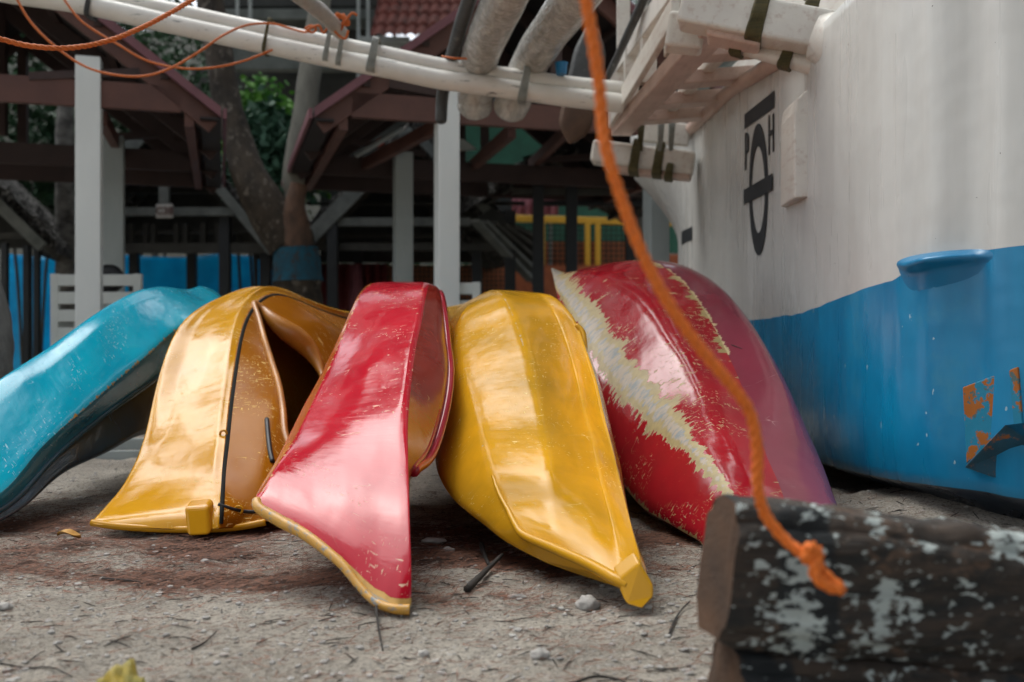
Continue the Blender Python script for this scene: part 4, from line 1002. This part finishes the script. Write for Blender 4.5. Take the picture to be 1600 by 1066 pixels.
# ------------------------------------------------------------------ cottages
TAN = math.tan(R(37.5))
def cottage(P0, u, vv, Wd, Ld, ze, label, posts, flip=1, extra=None):
    u = Vector(u).normalized(); vv = Vector(vv).normalized(); P0 = Vector(P0)
    t = thing('cottage', (P0.x, P0.y, 0), label, 'cottage', 'open picnic cottages with brown gable roofs')
    def S(s, v, dz=0):
        rise = min(s, Wd-s)*TAN
        p = P0+u*s+vv*v; return Vector((p.x, p.y, ze+rise+dz))
    for a, b in ((0, Wd/2), (Wd, Wd/2)):
        g = MB(); g.hexa([S(a,0), S(b,0), S(b,Ld), S(a,Ld), S(a,0,.035), S(b,0,.035), S(b,Ld,.035), S(a,Ld,.035)])
        r = g.build('roof', M['roof_dark'], t)
        g = MB(); e = -.012
        g.hexa([S(a,e,-.02), S(b,e,-.02), S(b,e+.03,-.02), S(a,e+.03,-.02), S(a,e,.045), S(b,e,.045), S(b,e+.03,.045), S(a,e+.03,.045)])
        g.build('fascia', M['fascia'], r)
        g = MB(); k = .012 if a else -.012
        g.hexa([S(a,0,-.025)+u*k, S(a,Ld,-.025)+u*k, S(a,Ld,-.025)+u*(k*3), S(a,0,-.025)+u*(k*3), S(a,0,.04)+u*k, S(a,Ld,.04)+u*k, S(a,Ld,.04)+u*(k*3), S(a,0,.04)+u*(k*3)])
        g.build('fascia', M['fascia'], r)
        g = MB(); k1_, k2_ = (.0, .13) if a == 0 else (Wd, Wd-.13)
        p_ = [S(k1_,.0), S(k2_,.0), S(k2_,Ld), S(k1_,Ld)]; p_ = [Vector((q.x,q.y,ze-.022)) for q in p_]
        g.hexa([q-Vector((0,0,.012)) for q in p_]+p_); fixn(g.build('soffit', M['roof_dark'], r))
        # battens under the panel
        for q in (.35,.75,1.15):
            aa = q if a == 0 else Wd-q
            g = MB(); g.beam(S(aa,.05,-.03), S(aa,Ld-.05,-.03), .05, .04); g.build('batten', M['dark_beam'], r)
    for i, v in enumerate((.10, 1.15, 2.1, 3.0)):
        mt = M['brown_beam'] if i == 0 else M['dark_beam']
        for a in (0.04, Wd-.04):
            g = MB(); g.beam(S(a, v, -.085), S(Wd/2, v, -.085), .05, .12); bevel(g.build('rafter', mt, t), .004)
        if i in (0, 2, 3):
            zb = ze+.10
            p, q = S(.22 if i else .25, v), S(Wd-.22, v); p.z = q.z = zb-(0 if i == 0 else .06)
            g = MB(); g.beam(p, q, .05, .17); bevel(g.build('tie_beam', mt, t), .004)
            g = MB(); p = S(Wd/2, v); g.beam(Vector((p.x,p.y,zb+.08)), p-Vector((0,0,.12)), .08, .05); g.build('king_post', M['dark_beam'], t)
            for a in (.34, .66):
                p = S(Wd*a, v); g = MB(); g.beam(Vector((p.x,p.y,zb+.08)), S(Wd*(.5+(a-.5)*2.2), v, -.13), .05, .07, (0,1,0)); g.build('brace', M['dark_beam'], t)
    for a in (.2, Wd-.2):
        p = S(a, .1); q = S(a, Ld-.1); p.z = q.z = ze-.02
        g = MB(); g.beam(p, q, .06, .10); g.build('plate_beam', M['brown_beam'], t)
    for s, v, m_, top in posts:
        p = S(s, v); g = MB(); z1 = ze+.33+(0 if top else -.2)
        g.beam(Vector((p.x,p.y,-.05)), Vector((p.x,p.y,z1)), .15, .15, vv); bevel(g.build('post', M[m_], t), .006)
        if v > .5:
            pass
    # knee braces
    for a, b in (extra or []):
        g = MB(); g.beam(W(*a), W(*b), .06, .10); bevel(g.build('brace', M['brown_beam'], t), .004)
    return t
def posts_brace(posts, Wd): return [(posts[1][0], 1), (posts[1][0], -1)] if len(posts) > 1 else []
UX = (.96,.28,0); VX = (-.28,.96,0)
cottage((-1.29,6.5,0), UX, VX, 3.4, 3.05, 1.98, 'brown roofed open cottage on the right, its white post near the middle of the frame',
        [(.91,.12,'white_post',1), (.91,1.85,'grey_post',0), (2.48,.12,'grey_post',0)], extra=[((705,186,7.0),(556,264,8.9)), ((800,205,7.3),(735,262,9.2)), ((900,190,7.6),(830,258,9.4))])
cottage((-1.9,6.5,0), (-.96,-.28,0), VX, 3.4, 3.05, 1.98, 'brown roofed open cottage on the left, its white post behind the blue kayak',
        [(.811,.12,'white_post',1), (.811,1.65,'grey_post',0), (2.6,.12,'white_post',1)], extra=[((160,185,6.8),(196,252,8.9))])

# ------------------------------------------------------------------ white chairs
def chair(px0, px1, pyt, d, label, slats=4):
    a = W(px0, 533, d); b = W(px1, 533, d); zt = CAMZ+(533-pyt)/F*d; wdt = b.x-a.x
    t = thing('chair', (a.x+wdt/2, d, 0), label, 'chair', 'white slatted chairs under the cottages')
    for x in (a.x+.03, b.x-.03):
        g = MB(); g.beam((x,d,0), (x,d,zt), .055, .04, (0,1,0)); bevel(g.build('leg', M['chair'], t), .004)
        g = MB(); g.beam((x,d+.45,0), (x,d+.45,.42), .05, .04, (0,1,0)); bevel(g.build('leg', M['chair'], t), .004)
        g = MB(); g.box((x-.03,d,.60),(x+.03,d+.47,.63)); bevel(g.build('armrest', M['chair'], t), .004)
    for k in range(slats):
        z = zt-.045-k*.125; h = .08 if k == 0 else .085
        g = MB(); g.box((a.x if k == 0 else a.x+.05, d-.018, z-h/2), (b.x if k == 0 else b.x-.05, d+.018, z+h/2)); bevel(g.build('back_slat', M['chair'], t), .004)
    g = MB(); g.box((a.x,d+.02,.40),(b.x,d+.48,.43)); bevel(g.build('seat', M['chair'], t), .005)
    return t
chair(80, 222, 428, 7.0, 'white slatted chair behind the blue kayak, by the left cottage post', 6)
chair(697, 751, 441, 6.9, 'white chair mostly hidden behind the tall white post near the middle', 4)
c = W(172, 436, 7.2); g = MB(); g.tube([c+Vector((0,-.05,0)), c+Vector((0,-.06,0))+Vector((0,.01,0)), c, c+Vector((0,.05,0))], [.06,.10,.105,.09], 20)
tag(g.build('cushion', M['black_rubber'], None, True), 'round black cushion behind the white slatted chair', 'cushion')

# ------------------------------------------------------------------ palm huts further back
def hut(d, xl, yl, xa, ya, xr, yr, dep, label, posts, rake=True, beams=(), gable=True, pw_=.11, group='dark thatched huts behind the cottages', wall=None):
    L_, A_, R_ = W(xl, yl, d), W(xa, ya, d), W(xr, yr, d)
    t = thing('hut', (A_.x, d, 0), label, 'hut', group)
    B = Vector((-.25*dep, dep, 0))
    for e, nm in ((L_, 1), (R_, 1)):
        out = (e-A_).normalized()
        g = MB(); 
        n1, n2 = 22, 14; v = []; f = []
        for s in range(2):
            for i in range(n1+1):
                for j in range(n2+1):
                    p = A_.lerp(e+out*.12, i/n1)+B*(j/n2); nn = noise.noise(p*5+Vector((0,0,s*9)))*.07
                    v.append(p+Vector((0,0,(.14+nn) if s == 0 else .02)))
        for i in range(n1):
            for j in range(n2):
                a = i*(n2+1)+j; f.append((a, a+1, a+n2+2, a+n2+1)); o_ = (n1+1)*(n2+1); f.append((o_+a, o_+a+n2+1, o_+a+n2+2, o_+a+1))
        o_ = (n1+1)*(n2+1)
        for i in range(n1):
            a = i*(n2+1); f.append((a, a+n2+1, o_+a+n2+1, o_+a)); a += n2; f.append((a+n2+1, a, o_+a, o_+a+n2+1))
        for j in range(n2): a = n1*(n2+1)+j; f.append((a, a+1, o_+a+1, o_+a))
        r = mesh('roof', v, f, M['thatch'], t, False)
        g = MB()
        rnd_ = random.Random(int(xl)+nm)
        for q in range(420):
            i = rnd_.random(); p = A_.lerp(e, i)+B*rnd_.random()**2+Vector((0,-.01,.1+.06*rnd_.random())); w_ = rnd_.uniform(.02,.05); h_ = rnd_.uniform(.06,.2)
            a = out*h_+Vector((0,-.03,rnd_.uniform(-.05,.03))); sd_ = Vector((0,1,0)).lerp(Vector((rnd_.uniform(-1,1),rnd_.uniform(-1,1),.4)), .5).normalized()*w_
            g.add([p-sd_, p+sd_, p+sd_*.6+a, p-sd_*.6+a], [(0,1,2,3)])
        o_f = g.build('thatch_fringe', M['thatch'], r); o_f['kind'] = 'stuff'
        if rake:
            g = MB(); g.beam(A_+Vector((0,-.06,-.02)), e+Vector((0,-.06,-.02)), .04, .10 if nm == -1 or e is R_ else .16, (0,0,1)); bevel(g.build('rake_board', M['grey_board'], t), .004)
            for k in (.25,.5,.75):
                g = MB(); g.beam(A_+B*k+Vector((0,0,-.05)), e+B*k+Vector((0,0,-.05)), .05, .1); g.build('rafter', M['dark_board'], t)
        for q in (.2,.45,.7,.93):
            g = MB(); p = A_.lerp(e, q); g.beam(p+Vector((0,0,-.02)), p+B+Vector((0,0,-.02)), .04, .05); g.build('purlin', M['dark_board'], t)
    for px, pt, off in posts:
        p = W(px, pt, d+off); g = MB(); g.beam((p.x,p.y,-.05), (p.x,p.y,p.z), pw_, pw_, (0,1,0)); bevel(g.build('post', M['black_post'], t), .005)
    for x0, x1, y, h, m_, off in beams:
        p, q = W(x0, y, d+off), W(x1, y, d+off); g = MB(); g.beam(p, q, .05, h*d/F); bevel(g.build('beam', M[m_], t), .004)
    # dark sheets added across the rear to keep the hut interior dark
    p0, p1, p2 = L_+B+Vector((0,0,.22)), A_+B, R_+B+Vector((0,0,.22))
    if gable:
      g = MB(); g.add([p0, p1, p2, p0+Vector((0,.03,0)), p1+Vector((0,.03,0)), p2+Vector((0,.03,0))], [(0,2,1),(3,4,5),(0,1,4,3),(1,2,5,4),(2,0,3,5)]); fixn(g.build('gable_shade_sheet', M['dark_wall'], t))
    if wall:
        a, b, z0, z1 = wall; pa, pb = W(a, 533, d+dep-.1), W(b, 533, d+dep-.1)
        g = MB(); g.box((pa.x, d+dep-.1, z0), (pb.x, d+dep-.05, z1)); g.build('rear_shade_sheet', M['dark_wall'], t)
    return t
h = hut(10.4, 72,388, 250,178, 428,392, 2.6, 'dark hut in the middle left with a small number sign on its beam', [(352,330,.1),(415,385,.3),(120,380,.3),(210,380,2.2),(300,380,2.2)],
        beams=[(185,366,331,13,'grey_board',0),(120,420,388,16,'dark_board',.1),(120,420,362,6,'dark_board',.6),(120,420,300,6,'dark_board',1.2)], wall=(60,430,1.72,2.6))
p = W(257,258,10.35); q = W(257,330,10.35); g = MB(); g.beam(q, p, .10, .06, (0,1,0)); g.build('king_post', M['grey_board'], h)
for x in (205, 228, 240, 276, 290, 318, 340):
    g = MB(); g.beam(W(x, 350, 10.9), W(x, 386, 10.9), .05, .05, (0,1,0)); g.build('baluster', M['dark_board'], h)
sg = thing('number_sign', W(257,342,10.25), 'small off-white sign with dark red number on the hut beam', 'sign')
g = MB(); a = W(244,341,10.25); b = W(270,319,10.25); g.box((a.x,10.24,a.z),(b.x,10.27,b.z)); bevel(g.build('board', M['sign'], sg), .006)
cu = bpy.data.curves.new('t', 'FONT'); cu.body = 'C38'; cu.size = .105; cu.align_x = 'CENTER'; cu.align_y = 'CENTER'; cu.extrude = .002; cu.offset = .002
to = bpy.data.objects.new('t', cu); sc.collection.objects.link(to); dg = bpy.context.evaluated_depsgraph_get(); me = bpy.data.meshes.new_from_object(to.evaluated_get(dg)); bpy.data.objects.remove(to)
cc = W(257,330,10.236)
mesh('lettering', [Vector((v.co.x*1.0, -v.co.z, v.co.y))+cc for v in me.vertices], [list(p.vertices) for p in me.polygons], M['ink_red'], sg)
hut(10.8, 478,378, 648,205, 822,392, 2.4, 'dark hut in the centre with a grey rake board, behind the white post', [(520,345,0),(745,392,.2),(560,380,2.2),(690,380,2.2)],
    beams=[(510,735,347,13,'grey_board',0),(480,820,386,12,'dark_board',.1),(480,820,318,6,'dark_board',.9),(500,800,290,6,'dark_board',1.5),(500,800,368,6,'dark_board',1.2)], wall=(500,800,1.53,2.5))
hut(9.6, 790,294, 930,215, 1085,300, 2.2, 'dark hut at the right with several black posts before the yellow fence', [(797,330,.2),(841,285,0),(893,285,0),(985,300,1.2)], rake=False, gable=False,
    beams=[(800,1050,300,10,'dark_board',0),(840,1050,318,9,'black_post',.6)])
g = MB(); 
hut(9.0, -330,385, -130,190, 72,384, 2.6, 'dark hut at the far left, its thatch sloping down to the left edge', [(8,380,.1),(42,384,.2),(58,384,.7),(-60,380,.2)], beams=[(-100,70,368,8,'dark_board',.1)], pw_=.055)
# fallen slatted roof panel between centre and right huts
sp = thing('roof_panel', W(780,440,9.8), 'slanting dark slatted roof panel below the centre hut eave', 'roof panel')
for k in range(5):
    o_ = k*14; g = MB(); g.beam(W(742+o_,345+k*2,9.3+k*.08), W(830+o_*.2,438-k*16,10.1), .10, .04, (0,0,1)); bevel(g.build('slat', M['grey_board'] if k < 2 else M['dark_board'], sp), .004)
g = MB(); g.hexa([W(735,352,9.6),W(832,445,10.2),W(838,380,10.8),W(770,330,10.2),W(735,346,9.6),W(832,439,10.2),W(838,374,10.8),W(770,324,10.2)]); fixn(g.build('backing', M['dark_wall'], sp))

# ------------------------------------------------------------------ tarpaulin, fences, sheets
def sheet(name, x0, y0, x1, y1, d0, d1, mat, label, cat, amp=.05, fr=7, nx_=60, nz_=14, thick=.006):
    v = []; f = []
    for i in range(nx_+1):
        t = i/nx_; d = d0+(d1-d0)*t; top = W(x0+(x1-x0)*t, y0, d); bot = W(x0+(x1-x0)*t, y1, d)
        for j in range(nz_+1):
            p = top.lerp(bot, j/nz_); p.y += amp*math.sin(t*fr*6.28+j*.15)*(.3+.7*j/nz_)+amp*.8*noise.noise(p*2.2); p.z -= (.05*abs(math.sin(t*fr*1.6)) if j == 0 else 0); v.append(p)
    for i in range(nx_):
        for j in range(nz_): a = i*(nz_+1)+j; f.append((a, a+1, a+nz_+2, a+nz_+1))
    o = mesh(name, v, f, mat, None, True); s = o.modifiers.new('thick', 'SOLIDIFY'); s.thickness = thick
    return tag(o, label, cat)
sheet('tarpaulin', 8, 396, 440, 590, 13.4, 13.4, M['tarp'], 'long bright blue tarpaulin hung behind the left huts', 'tarpaulin', .05, 5)
yf = thing('fence', W(900,533,13.2), 'yellow steel fence with mesh panels behind the right hut', 'fence')
dF = 13.2
g = MB(); g.beam(W(775,341,dF), W(1050,348,dF), .06, .09); bevel(g.build('rail', M['yellow_metal'], yf), .01)
for x in (847, 918, 934, 1008):
    g = MB(); g.beam(W(x,345,dF), W(x,560,dF), .07, .07, (0,1,0)); bevel(g.build('post', M['yellow_metal'], yf), .008)
g = MB(); g.beam(W(860,345,dF+.1), W(860,560,dF+.1), .045, .045, (0,1,0)); g.build('pipe', M['pale_metal'], yf)
g = MB()
for x in range(795, 1010, 8): g.beam(W(x,350,dF+.05), W(x,520,dF+.05), .014, .014, (0,1,0))
for y in range(352, 520, 8): g.beam(W(795,y,dF+.05), W(1012,y,dF+.05), .014, .014)
g.build('mesh_panel', M['net_dark'], yf)
def box_thing(name, x0, y0, x1, y1, d, th, mat, label, cat, kind=None):
    a, b = W(x0, y1, d), W(x1, y0, d); g = MB(); g.box((a.x, d, a.z), (b.x, d+th, b.z)); o = bevel(g.build(name, mat), .005); return tag(o, label, cat, kind=kind)
box_thing('green_screen', 690, 190, 1060, 395, 15.2, .05, M['green_wall'], 'green fabric screen far behind the yellow fence', 'screen')
nf = thing('net_fence', W(680,533,12.8), 'low orange netting fence across the centre background', 'fence')
a, b = W(600,560,12.9), W(960,415,12.9); g = MB(); g.box((a.x,12.9,a.z),(b.x,12.94,b.z)); g.build('net', M['net_orange'], nf)
g = MB()
for x in range(600, 792, 7): g.beam(W(x,416,12.8), W(x,540,12.8), .012, .012, (0,1,0))
for y in range(418, 540, 7): g.beam(W(600,y,12.8), W(792,y,12.8), .012, .012)
g.build('net_strands', M['net_dark'], nf)
a, b = W(785,560,13.5), W(1012,378,13.5); g = MB(); g.box((a.x,13.5,a.z),(b.x,13.54,b.z)); g.build('screen_panel', M['net_orange'], yf)
box_thing('brick_wall', 950, 398, 1090, 560, 13.6, .1, M['net_orange'], 'low orange brown wall right of the yellow fence', 'wall')
def corrugated(x0, y0, x1, y1, d, mat, label, name='corrugated_sheet'):
    v = []; f = []; a, b = W(x0, y1, d), W(x1, y0, d); n_ = int((b.x-a.x)/.02)
    for i in range(n_+1):
        x = a.x+(b.x-a.x)*i/n_
        for z in (a.z, b.z): v.append((x, d+.03*math.sin(x*6.28/.12), z))
    for i in range(n_): f.append((2*i, 2*i+2, 2*i+3, 2*i+1))
    o = mesh(name, v, f, mat, None, True); o.modifiers.new('t', 'SOLIDIFY').thickness = .004
    return tag(o, label, 'metal sheet', 'corrugated sheets in the background')
corrugated(496, 412, 605, 560, 12.6, M['red_sheet'], 'dull red corrugated sheet left of the net fence')
corrugated(546, 414, 566, 560, 12.45, M['pink_sheet'], 'narrow faded pink corrugated strip on the red sheet')
corrugated(768, 300, 872, 336, 14.2, M['pink_sheet'], 'pink corrugated sheet above the yellow fence')
# ------------------------------------------------------------------ upper building and tiled roof
bd = thing('building', W(460,60,15), 'grey concrete building with dark openings, above the trees at top centre left', 'building')
def bx(name, x0, y0, x1, y1, d, th, mat, par):
    a, b = W(x0, y1, d), W(x1, y0, d); g = MB(); g.box((a.x, d, a.z), (b.x, d+th, b.z)); return bevel(g.build(name, M[mat] if isinstance(mat, str) else mat, par), .01)
bx('wall', 330, -90, 600, 10, 15.3, .3, 'dark_wall', bd); bx('floor_slab', 330, 14, 585, 30, 15, 1.2, 'concrete', bd)
bx('wall', 350, 30, 590, 62, 15.5, .2, 'dark_wall', bd); bx('parapet', 345, 64, 590, 108, 15.1, .2, 'concrete', bd); bx('wall', 300, 108, 720, 250, 16, .3, 'dark_wall', bd)
bx('awning', 560, 57, 640, 66, 14.6, .4, 'pale_metal', bd)
for x in (371, 391, 560, 575): 
    g = MB(); g.beam(W(x,-60,14.9), W(x,64 if x < 500 else 170,14.9), .045, .045, (0,1,0)); g.build('pipe', M['pale_metal'], bd)
tr = thing('tiled_roof', W(650,62,14), 'dark red tiled roof at the top centre, behind the right cottage', 'roof')
v = []; f = []; n1, n2 = 150, 40
a, b = W(578,62,14), W(760,62,14)
for j in range(n2+1):
    t = j/n2; row = t*6; st = (row-int(row)) if j < n2 else 1
    for i in range(n1+1):
        x = a.x+(b.x-a.x)*i/n1; v.append((x, 14+t*1.6, a.z+t*1.5+.045*abs(math.sin(x*6.28/.30))+(.045*(1-st))))
for j in range(n2):
    for i in range(n1): q = j*(n1+1)+i; f.append((q, q+1, q+n1+2, q+n1+1))
mesh('tile_field', v, f, M['tile'], tr, False)
# fluorescent tube / pale strip under right cottage roof
tl = thing('tube', W(593,224,8.1), 'pale slanting tube with a small red band under the right cottage roof', 'tube')
g = MB(); g.tube([W(557,243,8.2), W(629,202,8.0)], .022, 8); g.build('pipe', M['pale_metal'], tl, True)
g = MB(); g.tube([W(590,225,8.13), W(597,220.5,8.1)], .03, 8); g.build('red_band', simple('red_cap', (.55,.05,.02)), tl, True)
g = MB(); v0 = [W(680,222,9.2), W(690,214,9.2), W(725,218,9.2), W(745,233,9.2), W(700,236,9.2)]; g.add(v0+[p+Vector((0,.3,.05)) for p in v0], [(0,1,2,3,4),(9,8,7,6,5)]+[(i, 5+i, 5+(i+1)%5, (i+1)%5) for i in range(5)])
tag(fixn(g.build('awning', M['chair'])), 'small white awning glimpsed behind the middle white post', 'awning')

# ------------------------------------------------------------------ hill and greenery
v = []; f = []; nx_, ny_ = 70, 30
for j in range(ny_+1):
    for i in range(nx_+1):
        x = -40+80*i/nx_; y = 17+45*j/ny_; t = min(1, j/12)
        v.append((x, y, -.1+ (11*(t*t*(3-2*t)))+1.2*noise.noise(Vector((x*.15, y*.15, 0)))*t))
for j in range(ny_):
    for i in range(nx_): a = j*(nx_+1)+i; f.append((a, a+1, a+nx_+2, a+nx_+1))
tag(mesh('hill', v, f, simple('dark_earth_hill', (.03,.028,.02), (.015,.02,.012), .95, 1.5), None, True), kind='structure')
def leafmat(name, a, b):
    n = NT(name); t = n.noise(n.obj(), 2.2, 3); c = n.mix(n.step(t, .35, .65), a, b)
    t2 = n.noise(n.obj(), 30, 1); c = n.mix(n.math('MULTIPLY', n.step(t2, .5, .7), .5), c, tuple(x*1.8 for x in a))
    m = n.fin(c, .7, spec=.25); return m
LM = [leafmat('dark_green_leaves', (.022,.062,.024), (.008,.026,.012)), leafmat('bright_green_leaves', (.13,.30,.04), (.05,.17,.05)), leafmat('blue_green_leaves', (.07,.15,.09), (.03,.08,.05))]
def leaves(name, blobs, count, size, mat, par=None, seed=1, droop=.0):
    rnd_ = random.Random(seed); g = MB(); cl = []
    for (c, r) in blobs:
        for k in range(max(3, int(count/len(blobs)/22))):
            d = Vector((rnd_.gauss(0,1), rnd_.gauss(0,1), rnd_.gauss(0,1))).normalized()*rnd_.random()**.45
            cl.append((Vector(c)+Vector((d.x*r[0], d.y*r[1], d.z*r[2])), min(r)*rnd_.uniform(.14,.34)))
    for k in range(count):
        c, r = rnd_.choice(cl); p = c+Vector((rnd_.gauss(0,1), rnd_.gauss(0,1), rnd_.gauss(0,.8)))*r
        a = Vector((rnd_.gauss(0,1), rnd_.gauss(0,1), rnd_.gauss(-.2,.6))).normalized()*size*rnd_.uniform(.6,1.4)
        s = a.cross(Vector((rnd_.gauss(0,1), rnd_.gauss(0,1), rnd_.gauss(0,1)))).normalized()*size*.28
        g.v += [p, p+a*.5+s, p+a, p+a*.5-s]; n_ = len(g.v); g.f.append([n_-4, n_-3, n_-2, n_-1])
    return g.build(name, mat, par)
tag(leaves('hillside_foliage', [((-14+3.1*i+random.uniform(-1,1), 17.5+random.uniform(-.8,2.5), 1.5+2.6*(i%4)), (2.6,1.6,1.9)) for i in range(10)]+[((-13+2.4*i, 19+random.uniform(0,3), 6+random.uniform(-1.5,2)), (2.4,1.8,2.2)) for i in range(12)], 46000, .17, LM[0], seed=4), 'dense dark foliage covering the hillside behind the huts', 'foliage', kind='stuff')
def tree(name, limbs, crowns, label, mt, lm, cnt, size, seed, band=None, group=None):
    base = Vector(limbs[0][0][0]); t = thing(name, (base.x, base.y, 0), label, 'tree', group)
    for i, (pts, rads) in enumerate(limbs):
        P = spline(pts, 40); rs = [max(.01, q.x) for q in spline([(r,0,0) for r in rads], 40)]
        g = MB(); g.tube(P, rs, 20)
        vv = [q+(Vector((noise.noise(q*3+Vector((seed,0,0))), noise.noise(q*3+Vector((0,seed,0))), 0)))*.11*max(rads) + Vector((noise.noise(q*11), noise.noise(q*11+Vector((5,0,0))), 0))*.05*max(rads) for q in g.v]
        mesh('trunk' if i == 0 else 'limb', vv, g.f, mt[i] if isinstance(mt, list) else mt, t, True)
    if crowns: leaves('crown', crowns, cnt, size, lm, t, seed)
    return t
d = 8.6
T1 = tree('tree', [([W(470,700,d),W(468,560,d),W(466,470,d),W(462,400,d),W(455,365,d)], [.34,.24,.21,.18,.17]),
      ([W(450,385,d),W(425,340,d),W(396,290,d),W(372,220,d+.1),W(352,140,d+.2),W(335,40,d+.3),W(315,-80,d+.4),W(300,-260,d+.4)], [.17,.19,.16,.13,.12,.12,.11,.08]),
      ([W(462,380,d-.05),W(463,350,d-.1),W(460,320,d-.15),W(466,288,d-.15)], [.14,.11,.085,.075]),
      ([W(452,370,d+.1),W(460,310,d+.1),W(458,280,d+.1),W(472,200,d+.15),W(484,120,d+.2),W(500,0,d+.3),W(520,-200,d+.4)], [.10,.09,.095,.105,.10,.09,.06])],
     [(W(240,-420,10), (2.0,1.8,.9)), (W(600,-430,10.5), (2.0,1.6,.8)), (W(430,-520,12), (2.4,1.6,.9))], 'forked tree with a blue painted band round its trunk between the two cottages', [M['bark'], M['bark'], simple('reddish_stub_bark', (.20,.11,.07), (.09,.06,.045), .9, 14, (1,1,.5), .8, .02), M['bark_pale']], LM[0], 9000, .16, 3)
g = MB(); P = spline([W(465.5,440,d),W(464.5,412,d),W(463,388,d)], 12); g.tube(P, [.218,.212,.208,.206,.204,.202,.2,.199,.197,.195,.193,.191,.19], 28, caps=False)
mesh('blue_band', [q+Vector((noise.noise(q*9), noise.noise(q*9+Vector((5,0,0))), 0))*.012 for q in g.v], g.f, M['blue_band'], T1, True)
T2 = tree('tree', [([W(100,700,9.8),W(101,520,9.8),W(102,400,9.8),W(100,300,9.8),W(103,180,9.8),W(108,40,9.9),W(110,-200,10)], [.16,.11,.085,.085,.08,.075,.06])],
     [(W(60,-420,10.5), (2.3,1.8,.9)), (W(-150,-330,11), (1.8,1.6,.8))], 'slender mottled trunk behind the left white post', simple('speckled_bark', (.26,.25,.22), (.05,.045,.04), .9, 7, (1,1,1.6), .8, .02), LM[0], 6000, .16, 11)
T3 = tree('tree', [([W(-40,660,4.3),W(-26,600,4.3),W(-18,540,4.35),W(-22,480,4.4),W(-50,400,4.5),W(-90,250,4.6),W(-130,0,4.7),W(-160,-300,4.8)], [.16,.13,.105,.09,.085,.08,.075,.06])],
     [(W(-420,-900,4.8), (1.1,1.1,.5))], 'rough grey trunk at the left edge behind the blue kayak', M['bark_grey'], LM[0], 2500, .12, 21)
T4 = tree('tree', [([W(1010,560,11.5),W(1012,450,11.5),W(1008,350,11.5),W(1004,240,11.5),W(1020,0,11.7)], [.16,.12,.11,.10,.08])],
     [(W(1000,-420,12), (2.6,1.8,.9)), (W(1350,-400,12), (2.2,1.8,.9))], 'speckled trunk beside the boat bow, behind the right hut', simple('lichen_bark', (.32,.31,.28), (.07,.065,.055), .9, 8, (1,1,1), .8, .02), LM[0], 8000, .17, 31)
# bright shrubs between the cottages
def shrub(c, r, cnt, size, lm, label, seed):
    t = thing('shrub', (c.x, c.y, 0), label, 'shrub', 'shrubs between the cottages')
    g = MB()
    for k in range(4):
        a = k*1.7; g.tube(spline([(c.x+.1*math.cos(a), c.y+.1*math.sin(a), 0), (c.x+.2*math.cos(a), c.y+.2*math.sin(a), c.z*.6), (c.x+.5*r[0]*math.cos(a), c.y+.5*r[1]*math.sin(a), c.z)], 10), .02, 6)
    g.build('stem', M['dark_board'], t); leaves('foliage', [(c, r)], cnt, size, lm, t, seed)
tag(leaves('added_canopy', [((a, b, c_), (r_, r_, .8)) for a, b, c_, r_ in ((3.5,-1.5,6,2.4),(6.5,1.5,7,2.6),(5.5,5.5,7.5,2.6),(7.5,9,8,2.6),(1.0,-4,6,2.5),(-3,-4.5,6,2.4),(-7,-3.5,6,2.4),(-9.5,0,5.6,2.3),(2.8,2.6,7.2,1.5),(2.2,6.6,8.4,1.6),(4,-6,7.5,3),(-1,-8,8,3),(9,-2,8,3),(0.6,-.8,6.6,1.6),(-10,6,6,2.2),(0.4,9.6,8.2,1.8),(10,5,9,3),(-6,-8,8,3))], 62000, .30, LM[0], seed=77), 'unseen leaf canopy added overhead to block sky light and darken reflections', 'canopy', kind='stuff')  # floating leaf mass added out of view to darken reflections and sky fill
shrub(W(398,190,11.8), (.38,.4,.42), 2600, .12, LM[1], 'bright yellow green shrub top, highest between the cottages', 41)
shrub(W(425,245,11.2), (.50,.4,.60), 3200, .15, LM[2], 'blue green shrub with long pale leaves beside the forked tree', 42)
shrub(W(418,280,12.2), (.6,.4,.55), 2600, .11, LM[1], 'mid green leafy shrub low behind the forked tree', 43)
shrub(W(50,250,12.4), (.9,.6,.9), 2600, .12, LM[0], 'dark shrub behind the left cottage roof', 44)
shrub(W(240,190,13.8), (1.3,.6,.8), 3000, .12, LM[0], 'dark leafy shrub seen through the left cottage gable', 45)
